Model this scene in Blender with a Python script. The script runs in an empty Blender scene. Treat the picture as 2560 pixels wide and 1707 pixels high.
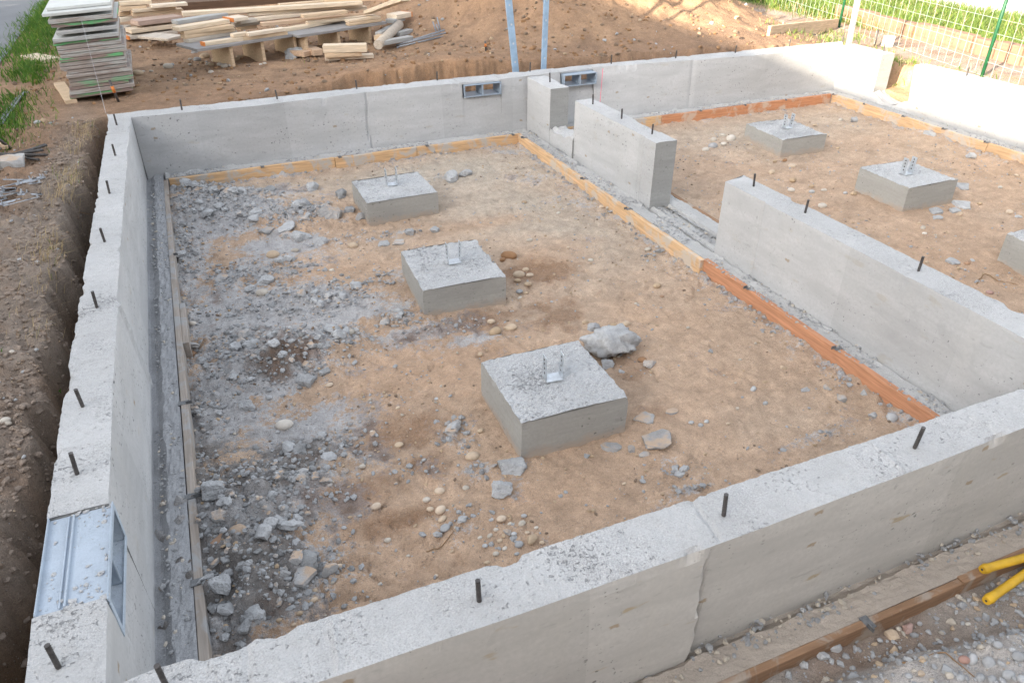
import bpy, bmesh, math, random
import numpy as np
from mathutils import Vector, Matrix, Euler

SC = bpy.context.scene
COL = SC.collection
rng = np.random.default_rng(7)
random.seed(7)
R = math.radians

# ------------------------------------------------------------------ camera model (metres, z = 0 at the dirt floor)
RM = np.array([[0.9205577356, -0.3906004957, -0.0021698151],
               [0.2099490708, 0.4901032496, 0.8460024778],
               [0.3293855537, 0.7792496760, -0.5331745488]])
CAM = np.array([0.5514432634, -1.5043732147, 2.4982124054])
FPX = 1846.7011672
ZT, ZF = 0.6615, 0.11          # wall top, footing top

def ray(px, py):
    return RM.T @ np.array([(px - 1280) / FPX, -(py - 853.5) / FPX, 1.0])
def at(px, py, z=0.0):          # point of the photo on a horizontal plane
    r = ray(px, py); return CAM + r * (z - CAM[2]) / r[2]
def atx(px, py, x):
    r = ray(px, py); return CAM + r * (x - CAM[0]) / r[0]
def aty(px, py, y):
    r = ray(px, py); return CAM + r * (y - CAM[1]) / r[1]
def depth(p):
    return float(RM[2] @ (np.asarray(p) - CAM))

# ------------------------------------------------------------------ noise
def _h2(ix, iy, s):
    n = (ix.astype(np.int64) * 374761393 + iy.astype(np.int64) * 668265263 + s * 2147483647) & 0xFFFFFFFF
    n = ((n ^ (n >> 13)) * 1274126177) & 0xFFFFFFFF
    n = ((n ^ (n >> 16)) * 2246822519) & 0xFFFFFFFF
    return ((n ^ (n >> 15)) & 0xFFFFFF) / float(0xFFFFFF)
def vn(x, y, s=0):
    ix = np.floor(x); iy = np.floor(y); fx = x - ix; fy = y - iy
    fx = fx * fx * (3 - 2 * fx); fy = fy * fy * (3 - 2 * fy)
    a = _h2(ix, iy, s); b = _h2(ix + 1, iy, s); c = _h2(ix, iy + 1, s); d = _h2(ix + 1, iy + 1, s)
    return (a * (1 - fx) + b * fx) * (1 - fy) + (c * (1 - fx) + d * fx) * fy
def fbm(x, y, f=1.0, o=4, s=0):
    x = np.asarray(x, float); y = np.asarray(y, float)
    t = 0; a = 1; n = 0
    for i in range(o):
        t = t + a * (vn(x * f + 17.3 * i, y * f - 9.1 * i, s + i) - .5); n += a; a *= .5; f *= 2.03
    return t / n * 2
def sst(a, b, x):
    t = np.clip((x - a) / (b - a), 0, 1); return t * t * (3 - 2 * t)
def blob(x, y, cx, cy, rx, ry):
    return np.exp(-(((x - cx) / rx) ** 2 + ((y - cy) / ry) ** 2))

# ------------------------------------------------------------------ object helpers
def np_mesh(name, V, faces, mats=(), mi=None, smooth=False):
    """V (n,3); faces: list of arrays (k,m) - quads and/or tris"""
    me = bpy.data.meshes.new(name)
    V = np.asarray(V, np.float32)
    me.vertices.add(len(V)); me.vertices.foreach_set('co', V.ravel())
    fs = [np.asarray(f, np.int32) for f in faces if len(f)]
    lt = np.concatenate([np.full(len(f), f.shape[1], np.int32) for f in fs])
    lv = np.concatenate([f.ravel() for f in fs])
    me.loops.add(len(lv)); me.loops.foreach_set('vertex_index', lv)
    me.polygons.add(len(lt))
    ls = np.zeros(len(lt), np.int32); ls[1:] = np.cumsum(lt)[:-1]
    me.polygons.foreach_set('loop_start', ls)
    if mi is not None: me.polygons.foreach_set('material_index', np.asarray(mi, np.int32))
    me.polygons.foreach_set('use_smooth', np.full(len(lt), smooth, bool))
    for m in mats: me.materials.append(m)
    me.update(calc_edges=True); me.validate()
    return me
def link(name, me, parent=None, loc=None):
    o = bpy.data.objects.new(name, me); COL.objects.link(o)
    if parent is not None: o.parent = parent
    if loc is not None: o.location = loc
    return o
def tag(o, label=None, cat=None, group=None, kind=None):
    if label: o['label'] = label
    if cat: o['category'] = cat
    if group: o['group'] = group
    if kind: o['kind'] = kind
    return o
def empty(name, loc, label, cat, group=None):
    o = bpy.data.objects.new(name, None); COL.objects.link(o); o.location = loc
    o.empty_display_size = .1
    return tag(o, label, cat, group)

class MB:
    def __init__(s): s.bm = bmesh.new()
    def box(s, c, size, rot=None, bev=0.0, mi=0):
        r = bmesh.ops.create_cube(s.bm, size=1.0); vs = r['verts']
        M = Matrix.Diagonal((*size, 1))
        if rot is not None: M = (rot.to_4x4() if isinstance(rot, Matrix) else Euler(rot).to_matrix().to_4x4()) @ M
        bmesh.ops.transform(s.bm, matrix=Matrix.Translation(c) @ M, verts=vs)
        fs = {f for v in vs for f in v.link_faces}
        for f in fs: f.material_index = mi
        if bev:
            es = list({e for v in vs for e in v.link_edges})
            rr = bmesh.ops.bevel(s.bm, geom=es, offset=bev, segments=1, affect='EDGES', profile=.5)
            for f in rr['faces']: f.material_index = mi
        return s
    def tube(s, pts, r, n=8, mi=0, cap=True):
        rings = []
        P = [Vector(p) for p in pts]
        rs = r if hasattr(r, '__len__') else [r] * len(P)
        for i, p in enumerate(P):
            d = (P[min(i + 1, len(P) - 1)] - P[max(i - 1, 0)])
            if d.length < 1e-9: d = Vector((0, 0, 1))
            d.normalize()
            a = d.cross(Vector((0, 0, 1)) if abs(d.z) < .9 else Vector((1, 0, 0))).normalized(); b = d.cross(a)
            rings.append([s.bm.verts.new(p + (a * math.cos(t) + b * math.sin(t)) * rs[i]) for t in [2 * math.pi * k / n for k in range(n)]])
        for i in range(len(rings) - 1):
            for k in range(n):
                f = s.bm.faces.new((rings[i][k], rings[i][(k + 1) % n], rings[i + 1][(k + 1) % n], rings[i + 1][k])); f.material_index = mi; f.smooth = n > 5
        if cap:
            for q in (rings[0][::-1], rings[-1]):
                f = s.bm.faces.new(q); f.material_index = mi
        return s
    def build(s, name, mats, parent=None, loc=None):
        bmesh.ops.recalc_face_normals(s.bm, faces=s.bm.faces[:])
        me = bpy.data.meshes.new(name); s.bm.to_mesh(me); s.bm.free()
        for m in (mats if isinstance(mats, (list, tuple)) else [mats]): me.materials.append(m)
        o = link(name, me, parent)
        if loc is not None: o.location = loc
        return o

# ------------------------------------------------------------------ materials
class NT:
    def __init__(s, name, rough=.9, spec=.25):
        s.m = bpy.data.materials.new(name); s.m.use_nodes = True
        s.t = s.m.node_tree; s.b = s.t.nodes['Principled BSDF']
        s.b.inputs['Roughness'].default_value = rough
        s.b.inputs['Specular IOR Level'].default_value = spec
        s.pos = None
    def n(s, typ, **kw):
        nd = s.t.nodes.new(typ)
        for k, v in kw.items():
            if k.startswith('_'): setattr(nd, k[1:], v)
            else:
                i = nd.inputs[k.replace('__', ' ')] if k.replace('__', ' ') in nd.inputs else None
                s.set(i, v)
        return nd
    def set(s, i, v):
        if isinstance(v, bpy.types.NodeSocket): s.t.links.new(v, i)
        else: i.default_value = v
    def P(s):
        if s.pos is None: s.pos = s.n('ShaderNodeNewGeometry').outputs['Position']
        return s.pos
    def O(s): return s.n('ShaderNodeTexCoord').outputs['Object']
    def scale(s, vec, sc, rot=(0, 0, 0)):
        nd = s.n('ShaderNodeMapping'); s.set(nd.inputs['Vector'], vec); nd.inputs['Scale'].default_value = sc; nd.inputs['Rotation'].default_value = rot
        return nd.outputs[0]
    def noise(s, vec, sc, det=4, rough=.55, dist=0):
        nd = s.n('ShaderNodeTexNoise'); s.set(nd.inputs['Vector'], vec); nd.inputs['Scale'].default_value = sc
        nd.inputs['Detail'].default_value = det; nd.inputs['Roughness'].default_value = rough; nd.inputs['Distortion'].default_value = dist
        return nd.outputs['Fac']
    def voro(s, vec, sc, out='Distance', feat='F1'):
        nd = s.n('ShaderNodeTexVoronoi', _feature=feat); s.set(nd.inputs['Vector'], vec); nd.inputs['Scale'].default_value = sc
        return nd
    def ramp(s, fac, a, b, c0=(0, 0, 0, 1), c1=(1, 1, 1, 1), mid=None):
        nd = s.n('ShaderNodeValToRGB'); s.set(nd.inputs[0], fac); e = nd.color_ramp.elements
        e[0].position = a; e[0].color = c0; e[1].position = b; e[1].color = c1
        if mid:
            for p, c in mid: k = e.new(p); k.color = c
        return nd.outputs[0]
    def mr(s, v, a, b, c=0., d=1.):
        nd = s.n('ShaderNodeMapRange'); s.set(nd.inputs[0], v)
        for i, q in zip((1, 2, 3, 4), (a, b, c, d)): nd.inputs[i].default_value = q
        return nd.outputs[0]
    def mix(s, f, a, b, mode='MIX'):
        nd = s.n('ShaderNodeMix', _data_type='RGBA', _blend_type=mode)
        s.set(nd.inputs[0], f); s.set(nd.inputs[6], a if not isinstance(a, tuple) else (*a[:3], 1)); s.set(nd.inputs[7], b if not isinstance(b, tuple) else (*b[:3], 1))
        return nd.outputs[2]
    def math(s, op, a, b=0., c=None):
        nd = s.n('ShaderNodeMath', _operation=op); s.set(nd.inputs[0], a); s.set(nd.inputs[1], b)
        if c is not None: s.set(nd.inputs[2], c)
        return nd.outputs[0]
    def bump(s, h, strength=.5, dist=.01, prev=None):
        nd = s.n('ShaderNodeBump'); s.set(nd.inputs['Height'], h); nd.inputs['Strength'].default_value = strength; nd.inputs['Distance'].default_value = dist
        if prev is not None: s.t.links.new(prev, nd.inputs['Normal'])
        return nd.outputs[0]
    def out(s, col, nrm=None, rough=None):
        s.set(s.b.inputs['Base Color'], col if not isinstance(col, tuple) else (*col[:3], 1))
        if nrm is not None: s.t.links.new(nrm, s.b.inputs['Normal'])
        if rough is not None: s.set(s.b.inputs['Roughness'], rough)
        return s.m

def mat_conc_side(name, base, along, stain=.5, damp=None):
    """formed concrete face: smooth, mottled, with bug holes and form-board stains. along = axis of the wall (0 x, 1 y)"""
    s = NT(name, .85, .25); P = s.P()
    sc_h = (.9, .9, 4.0)
    cl = s.noise(s.scale(P, sc_h), 2.2, 5, .6, .4)
    cl2 = s.noise(s.scale(P, (3.5, 3.5, .7)), 1.6, 4, .6)
    fine = s.noise(P, 55, 3, .6)
    b = np.array(base)
    pv = None
    if along is not None:            # each sheet of the formwork left a slightly different tone
        ax_ = s.n('ShaderNodeSeparateXYZ', Vector=P).outputs[along]
        wnz = s.n('ShaderNodeTexWhiteNoise', _noise_dimensions='1D'); s.set(wnz.inputs['W'], s.math('FLOOR', s.math('MULTIPLY', s.math('ADD', ax_, .255), 1.245)))
        pv = wnz.outputs['Value']
    col = s.mix(s.mr(cl, .3, .72), tuple(b * .84), tuple(b * 1.10))
    col = s.mix(s.mr(cl2, .5, .75, 0, .5), col, tuple(b * np.array([1.0, .985, .95])))
    col = s.mix(s.mr(fine, .38, .66, 0, .45), col, tuple(b * .82))
    # brown form-tie / plywood stains
    st = s.noise(s.scale(P, (5, 5, 14) if along is not None else (6, 6, 6)), 1.0, 3, .5)
    col = s.mix(s.mr(st, .66, .72, 0, .6 * stain), col, tuple(b * np.array([.78, .66, .48])))
    if along is not None:            # rust-brown marks where the form ties sat
        q0 = s.n('ShaderNodeVectorMath', _operation='SCALE'); nz_ = s.n('ShaderNodeTexNoise'); s.set(nz_.inputs['Vector'], P); nz_.inputs['Scale'].default_value = 45; s.set(q0.inputs[0], nz_.outputs['Color']); q0.inputs['Scale'].default_value = .022
        q1 = s.n('ShaderNodeVectorMath', _operation='ADD'); s.set(q1.inputs[0], P); s.set(q1.inputs[1], q0.outputs[0])
        sp_ = s.n('ShaderNodeSeparateXYZ', Vector=q1.outputs[0]); ux = s.math('MULTIPLY', sp_.outputs[along], 1 / .41); uz = s.math('MULTIPLY', sp_.outputs['Z'], 1 / .085)
        cell = s.n('ShaderNodeCombineXYZ', X=s.math('FLOOR', ux), Y=s.math('FLOOR', uz)); wn2 = s.n('ShaderNodeTexWhiteNoise', _noise_dimensions='2D'); s.set(wn2.inputs['Vector'], cell.outputs[0])
        fx = s.math('ABSOLUTE', s.math('SUBTRACT', s.math('FRACT', ux), s.mr(wn2.outputs['Value'], 0, .22, .42, .58))); fz = s.math('ABSOLUTE', s.math('SUBTRACT', s.math('FRACT', uz), .5))
        mk_ = s.math('MULTIPLY', s.math('MULTIPLY', s.mr(fx, .035, .055, 1, 0), s.mr(fz, .08, .14, 1, 0)), s.math('LESS_THAN', wn2.outputs['Value'], .13 * stain))
        col = s.mix(s.math('MULTIPLY', mk_, .75), col, tuple(b * np.array([.62, .47, .30])))
    # darker smeared laitance
    dk = s.noise(s.scale(P, (1.6, 1.6, 3.2)), 1.7, 6, .62, .8)
    col = s.mix(s.mr(dk, .6, .66, 0, .35), col, tuple(b * .74))
    if pv is not None:
        hv = s.n('ShaderNodeHueSaturation'); s.set(hv.inputs['Color'], col); s.set(hv.inputs['Value'], s.mr(pv, 0, 1, .95, 1.05)); col = hv.outputs[0]
    if along is None:                # soil splashed on the foot of the pads
        zz = s.n('ShaderNodeSeparateXYZ', Vector=P).outputs['Z']
        col = s.mix(s.mr(s.math('ADD', zz, s.math('MULTIPLY', s.math('SUBTRACT', s.noise(P, 14, 5, .65), .5), .16)), .0, .05, .5, 0), col, (.42, .30, .21))
        col = s.mix(s.mr(s.noise(s.scale(P, (2, 2, 34)), 1.6, 4, .6), .5, .68, 0, .4), col, tuple(b * .78))
    # bug holes
    wv = s.n('ShaderNodeVectorMath', _operation='ADD'); s.set(wv.inputs[0], P); wn_ = s.n('ShaderNodeTexNoise'); s.set(wn_.inputs['Vector'], P); wn_.inputs['Scale'].default_value = 60; wm_ = s.n('ShaderNodeVectorMath', _operation='SCALE'); s.set(wm_.inputs[0], wn_.outputs['Color']); wm_.inputs['Scale'].default_value = .014; s.set(wv.inputs[1], wm_.outputs[0])
    v = s.voro(s.scale(wv.outputs[0], (.8, .8, 1.2)), 24)
    on = s.mr(s.n('ShaderNodeSeparateColor', Color=v.outputs['Color']).outputs[0], .70, .71)
    patch = s.mr(s.noise(P, 2.3, 3, .6), .44, .60, .0, 1)
    hole = s.math('MULTIPLY', s.math('MULTIPLY', s.mr(v.outputs['Distance'], .12, .20, 1, 0), on), patch)
    v2 = s.voro(s.scale(P, (.7, .7, 1.2)), 70)
    on2 = s.mr(s.n('ShaderNodeSeparateColor', Color=v2.outputs['Color']).outputs[0], .74, .75)
    hole2 = s.math('MULTIPLY', s.math('MULTIPLY', s.mr(v2.outputs['Distance'], .14, .26, 1, 0), on2), s.mr(s.noise(P, 3.4, 2, .5), .5, .62))
    hole = s.math('MAXIMUM', hole, s.math('MULTIPLY', hole2, .8))
    hn = s.noise(P, 46, 3, .6, .3)
    irr = s.math('MULTIPLY', s.mr(hn, .65, .69), patch)
    hole = s.math('MAXIMUM', hole, irr)
    sk = s.noise(s.scale(P, (7, 7, 26), (.0, .45, .45)), 1.0, 4, .6, .3)
    col = s.mix(s.mr(sk, .63, .72, 0, .42), col, tuple(b * .62))
    col = s.mix(s.math('MULTIPLY', hole, .8), col, tuple(b * .28))
    nr = s.bump(s.math('SUBTRACT', s.math('MULTIPLY', s.math('ADD', cl, s.math('MULTIPLY', fine, .25)), .5), s.math('MULTIPLY', hole, .8)), .35, .006)
    return s.out(col, nr)

def mat_conc_top(name, base, rough_amt=1.0, grit=1.0):
    """screeded rough top of fresh concrete: gritty, mottled, pitted in patches"""
    s = NT(name, .95, .2); P = s.P(); b = np.array(base)
    n0 = s.noise(P, 1.3, 4, .6); n1 = s.noise(P, 6, 5, .65); n4 = s.noise(P, 24, 5, .7); n3 = s.noise(P, 170, 2, .65); n5 = s.noise(P, 62, 5, .78, .4)
    col = s.mix(s.mr(n0, .32, .68), tuple(b * .86), tuple(b * 1.06))
    col = s.mix(s.mr(n1, .45, .72, 0, .45), col, tuple(b * np.array([.80, .79, .77])))
    col = s.mix(s.mr(n4, .50, .70, 0, .35), col, tuple(b * .74))
    dens = s.mr(s.noise(P, 3.2, 4, .65), .38, .66, -.06, .06 * rough_amt)
    pit = s.mr(s.math('ADD', n5, dens), .595, .68)
    sm = s.mr(s.noise(s.scale(P, (1, 1, 1), (0, 0, .5)), 4.1, 3, .6), .38, .62, .35, 1)
    col = s.mix(s.math('MULTIPLY', pit, .62), col, tuple(b * np.array([.33, .34, .36])))
    col = s.mix(s.math('MULTIPLY', s.mr(n3, .50, .72, 0, .48 * grit), sm), col, tuple(b * .42))
    col = s.mix(s.math('MULTIPLY', s.mr(n3, .28, .46, .45 * grit, 0), sm), col, tuple(np.minimum(b * 1.4, .8)))
    h = s.math('SUBTRACT', s.math('ADD', n4, s.math('ADD', s.math('MULTIPLY', n5, .5), s.math('MULTIPLY', n3, .35))), s.math('MULTIPLY', pit, .6))
    return s.out(col, s.bump(h, .7 * min(rough_amt, 1.3), .009))

def mat_wood(name, base, axis=0, stain=None, grain=1.0, paint=None):
    s = NT(name, .8, .25); P = s.O(); b = np.array(base)
    sc = [14, 14, 14]; sc[axis] = 1.1
    g = s.noise(s.scale(P, tuple(sc)), 4, 5, .6, .6)
    sc2 = [40, 40, 40]; sc2[axis] = 2
    g2 = s.noise(s.scale(P, tuple(sc2)), 3, 3, .6)
    col = s.mix(s.mr(g, .35, .7), tuple(b * (1 - .28 * grain)), tuple(np.minimum(b * 1.1, .85)))
    col = s.mix(s.mr(g2, .5, .8, 0, .4 * grain), col, tuple(b * np.array([.7, .6, .5])))
    v = s.voro(s.scale(P, tuple(1.7 if i != axis else 1.7 for i in range(3))), 2.4)
    kn = s.mr(v.outputs['Distance'], .045, .075, 1, 0)
    col = s.mix(s.math('MULTIPLY', kn, .75), col, tuple(b * np.array([.45, .3, .2])))
    if stain is not None:
        n = s.noise(s.P(), 5.5, 5, .65, .5)
        col = s.mix(s.mr(n, .50, .60, 0, .85), col, stain)
    if paint is not None:
        n = s.noise(s.scale(s.P(), (1.6, 1.6, 14)), 2.1, 4, .6, .3)
        col = s.mix(s.mr(n, .50, .60, 0, .8), col, paint)
    nr = s.bump(s.math('ADD', g, g2), .3, .002)
    return s.out(col, nr)

def mat_stone(name, base, dust=None, speck=.5, bumpy=.5, sc=1.0):
    s = NT(name, .9, .25); P = s.O(); b = np.array(base)
    oi = s.n('ShaderNodeObjectInfo').outputs['Random']
    Q = s.n('ShaderNodeVectorMath', _operation='ADD'); s.set(Q.inputs[0], s.P()); Q = Q.outputs[0]
    n1 = s.noise(Q, 18 * sc, 4, .6); n2 = s.noise(Q, 120 * sc, 4, .7)
    col = s.mix(s.mr(n1, .3, .7), tuple(b * .82), tuple(np.minimum(b * 1.12, .85)))
    col = s.mix(s.mr(n2, .52, .7, 0, speck), col, tuple(b * .5))
    col = s.mix(s.mr(n2, .28, .4, .6 * speck, 0), col, tuple(np.minimum(b * 1.5, .8)))
    hv = s.n('ShaderNodeHueSaturation'); s.set(hv.inputs['Color'], col); s.set(hv.inputs['Value'], s.mr(oi, 0, 1, .82, 1.15)); s.set(hv.inputs['Saturation'], s.mr(oi, 0, 1, 1.15, .8))
    col = hv.outputs[0]
    if dust is not None:
        nz = s.n('ShaderNodeSeparateXYZ', Vector=s.n('ShaderNodeNewGeometry').outputs['Normal']).outputs['Z']
        f = s.math('MULTIPLY', s.mr(nz, .45, .9), s.mr(s.noise(Q, 9 * sc, 3, .6), .42, .56))
        col = s.mix(s.math('MULTIPLY', f, .85), col, dust)
    nr = s.bump(s.math('ADD', n2, s.math('MULTIPLY', n1, .7)), bumpy, .006)
    return s.out(col, nr)

def mat_flat(name, base, rough=.7, metal=0., var=.15, sc=20, spec=.4, bump=.15):
    s = NT(name, rough, spec); b = np.array(base)
    n = s.noise(s.P(), sc, 4, .6)
    col = s.mix(s.mr(n, .3, .7), tuple(b * (1 - var)), tuple(np.minimum(b * (1 + var), .9)))
    s.b.inputs['Metallic'].default_value = metal
    return s.out(col, s.bump(n, bump, .003))

M = {}
CB = (.46, .463, .467)
M['side_x'] = mat_conc_side('concrete formed face', CB, 0)
M['side_y'] = mat_conc_side('concrete formed face along y', CB, 1)
M['side_near'] = mat_conc_side('concrete outer formed face', (.50, .48, .45), 0, 1.5)
M['top'] = mat_conc_top('concrete screeded top', (.47, .47, .47), 1.15, 1.15)
M['foot'] = mat_conc_top('concrete footing top', (.43, .43, .425), .7, .8)
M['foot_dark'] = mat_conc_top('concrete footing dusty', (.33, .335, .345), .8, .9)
M['foot_near'] = mat_conc_top('concrete footing brown', (.35, .305, .26), .6, .8)
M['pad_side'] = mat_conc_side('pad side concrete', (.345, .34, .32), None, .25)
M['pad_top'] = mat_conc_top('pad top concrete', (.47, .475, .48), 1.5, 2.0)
M['cut'] = mat_conc_side('concrete bulkhead face', (.31, .312, .305), None, .2)
M['rebar'] = mat_flat('dark steel rebar', (.085, .078, .075), .5, .45, .4, 70)
M['galv'] = mat_flat('galvanised steel', (.52, .55, .58), .45, .55, .2, 30)
M['galv_blue'] = mat_flat('blue grey sheet metal', (.30, .36, .43), .5, .2, .12, 12)
M['galv_dusty'] = mat_conc_top('cement splashed sheet metal', (.40, .46, .53), .4, .35)
M['wood_tan'] = mat_wood('pale form board', (.64, .42, .235), 0, (.42, .41, .39))
M['wood_tan_y'] = mat_wood('pale form board along y', (.66, .44, .255), 0, (.50, .45, .39))
M['wood_orange'] = mat_wood('orange fir form board', (.54, .27, .155), 0, None)
M['wood_orange_x'] = mat_wood('orange fir form board along x', (.54, .255, .135), 0, (.50, .40, .32))
M['wood_dusty'] = mat_wood('cement dusted form board', (.36, .315, .275), 0, (.33, .335, .34))
M['wood_brown'] = mat_wood('dusty brown form board', (.29, .175, .105), 0, (.33, .285, .24))
LW = [(.70, .575, .43), (.64, .48, .325), (.73, .62, .49), (.60, .43, .30), (.54, .475, .40)]
M['lumber'] = [mat_wood('fresh lumber %s' % 'abcde'[i], c, 0) for i, c in enumerate(LW)]
M['lumber_grey'] = mat_wood('grey lumber', (.42, .42, .41), 0)
M['lumber_pink'] = mat_wood('pinkish plywood', (.46, .34, .28), 0)
M['lumber_dark'] = mat_wood('dark brown beam', (.14, .085, .055), 0)
M['ply_side'] = [mat_wood('used form panel %s' % 'abc'[i], c, 0, None, 1.0, p) for i, (c, p) in enumerate([((.30, .25, .215), (.17, .36, .20)), ((.34, .29, .26), (.42, .42, .40)), ((.28, .21, .185), (.11, .44, .17))])]
M['ply_top'] = mat_flat('pale coated plywood', (.50, .51, .49), .6, 0, .08, 6)
M['orange'] = mat_flat('orange marking paint', (.60, .20, .05), .8)
M['panel_grey'] = mat_wood('grey panel deck', (.30, .29, .285), 0)
M['yellow'] = mat_flat('yellow grip', (.60, .36, .025), .6, 0, .22, 11)
M['rod'] = mat_flat('dull steel rod', (.24, .26, .29), .55, .3, .2, 40)
M['tie'] = mat_flat('dull galvanised tie', (.33, .35, .38), .55, .3, .2, 60)
M['post_green'] = mat_flat('green post', (.008, .075, .03), .5)
M['wire'] = mat_flat('galvanised wire', (.33, .40, .36), .6, .0)
M['pink'] = mat_flat('pink chalk', (.80, .25, .32), .9)
M['string'] = mat_flat('white string', (.48, .48, .50), .8)
M['twig'] = mat_flat('dry root', (.24, .15, .08), .9)
M['curb'] = mat_conc_side('old curb block', (.27, .16, .11), 1, 1.2)
M['strap'] = mat_flat('dull strap steel', (.16, .165, .17), .55, .4, .3, 60)

# ------------------------------------------------------------------ ground
XL, XR, YN, YF = -.2, 8.52, -.2, 6.24     # outer faces of the foundation
MOUNDS = [  # photo x, y, radius x, radius y (m), height
    (690, 905, .36, .30, .10), (800, 880, .22, .16, .05), (600, 800, .4, .3, .03), (560, 520, .75, .34, .07), (690, 560, .35, .28, .05),
    (640, 700, .3, .25, .03), (560, 1350, .30, .45, .09), (700, 1260, .22, .25, .06), (640, 1480, .35, .2, .05), (500, 500, .3, .3, .05),
    (1280, 1345, .16, .1, .02), (1150, 450, .25, .15, .015), (2330, 345, .5, .25, .05), (1480, 850, .2, .15, .02), (1900, 1010, .6, .3, .012),
    (1700, 1090, .35, .2, .015), (1000, 1100, .4, .3, -.025), (760, 1060, .3, .25, -.03), (900, 1400, .4, .25, -.02), (1350, 760, .4, .2, -.02),
    (2400, 650, .5, .3, .03), (2250, 560, .4, .2, .015)]
MW = [(*at(px, py, 0.0)[:2], rx, ry, h) for px, py, rx, ry, h in MOUNDS]
RUB = [  # rubble (crushed cement) zones: photo x, y, rx, ry, weight
    (560, 520, .55, .40, 1.), (480, 480, .35, .30, 1.), (720, 545, .45, .28, .9), (640, 690, .40, .28, .9), (450, 620, .16, .6, 1.),
    (690, 900, .42, .30, 1.1), (820, 860, .30, .20, .9), (560, 880, .5, .3, .8), (480, 1020, .25, .4, .8), (560, 1330, .42, .42, 1.2),
    (700, 1240, .3, .28, 1.1), (620, 1470, .45, .25, 1.1), (540, 1560, .3, .2, 1.1), (790, 1130, .35, .25, .7), (760, 760, .55, .28, .8),
    (1000, 800, .30, .16, .7), (960, 700, .1, .2, .6), (1120, 820, .35, .12, .55), (1130, 1080, .14, .22, .6), (1180, 1180, .2, .12, .5),
    (850, 600, .3, .1, .5), (980, 590, .3, .07, .6), (1140, 1300, .18, .14, .5), (1280, 1340, .2, .13, .4), (1680, 1180, .22, .1, .5), (1720, 1230, .2, .08, .5),
    (2050, 1090, .25, .07, .35), (1620, 640, .12, .08, .5), (1690, 600, .05, .5, .4), (950, 990, .2, .1, .25), (1050, 1170, .35, .18, .4),
    (1100, 450, .2, .1, .3), (700, 440, .7, .06, .7), (1000, 385, .6, .05, .5)]
RW = [(*at(px, py, 0.0)[:2], rx, ry, w) for px, py, rx, ry, w in RUB]
def rub(x, y):
    t = 0
    for cx, cy, rx, ry, w in RW: t = np.maximum(t, w * blob(x, y, cx, cy, rx, ry))
    t = np.maximum(t, .8 * np.exp(-np.maximum(x - .14, 0) / .16) * (y < 6) * (y > -.3) * (x > -.1))
    t = np.maximum(t, .55 * np.exp(-np.abs(x - 3.74) / .10) * (y > 0) * (y < 6))
    t = np.maximum(t, .5 * np.exp(-np.abs(y - 5.87) / .09) * (x > 0) * (x < 3.8))
    t = np.maximum(t, .55 * np.exp(-np.abs(x - 8.15) / .14) * (y > 0) * (y < 6))
    t = np.maximum(t, .35 * np.exp(-np.abs(y - 5.84) / .12) * (x > 4.2) * (x < 8.2))
    return t

def g_in(x, y):
    z = 0 * x
    for cx, cy, rx, ry, h in MW: z = z + h * blob(x, y, cx, cy, rx, ry)
    r = np.clip(rub(x, y), 0, 1)
    z = z + fbm(x, y, 1.1, 3, 3) * .018 + fbm(x, y, 5, 3, 11) * .010
    lump = fbm(x, y, 9, 4, 21)
    z = z + r * (np.abs(lump) * .10 - .012) + r * np.abs(fbm(x, y, 21, 3, 31)) * .055 + r * np.maximum(fbm(x, y, 48, 2, 33), 0) * .02
    fp = fbm(x, y, 4.2, 3, 48); z = z - .016 * np.exp(-(fp / .06) ** 2) * (fbm(x, y, 1.2, 2, 49) > .02) + fbm(x, y, 17, 3, 47) * .010 + fbm(x, y, 30, 3, 41) * .007 + fbm(x, y, 70, 2, 45) * .003
    return z
def edge_w(x, y):               # how far the bank top stands off the wall
    wl = np.interp(y, [-1, .3, .8, 1.3, 2, 3, 4, 5, 5.6, 6.3, 7], [.42, .26, .17, .13, .14, .17, .16, .12, .10, .1, .1])
    wf = np.interp(x, [-.4, .3, 1.2, 2.2, 3.0, 4.2, 6, 7.4, 8.6], [.10, .12, .26, .52, .60, .52, .38, .25, .22])
    wr = np.interp(y, [-1, 3.5, 4.6, 5.0, 5.5, 6.4], [.16, .16, .22, .36, .34, .25])
    l = x < XL; rr = x > XR; f = y > YF
    w = np.where(l & ~f, wl, np.where(rr & ~f, wr, wf))
    return w
_hb = [at(a, b, .08) for a, b in [(1700, 1760), (1990, 1695), (2220, 1600), (2400, 1568), (2560, 1525), (2750, 1450)]]
HBX, HBY = [q[0] for q in _hb], [q[1] for q in _hb]
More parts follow.
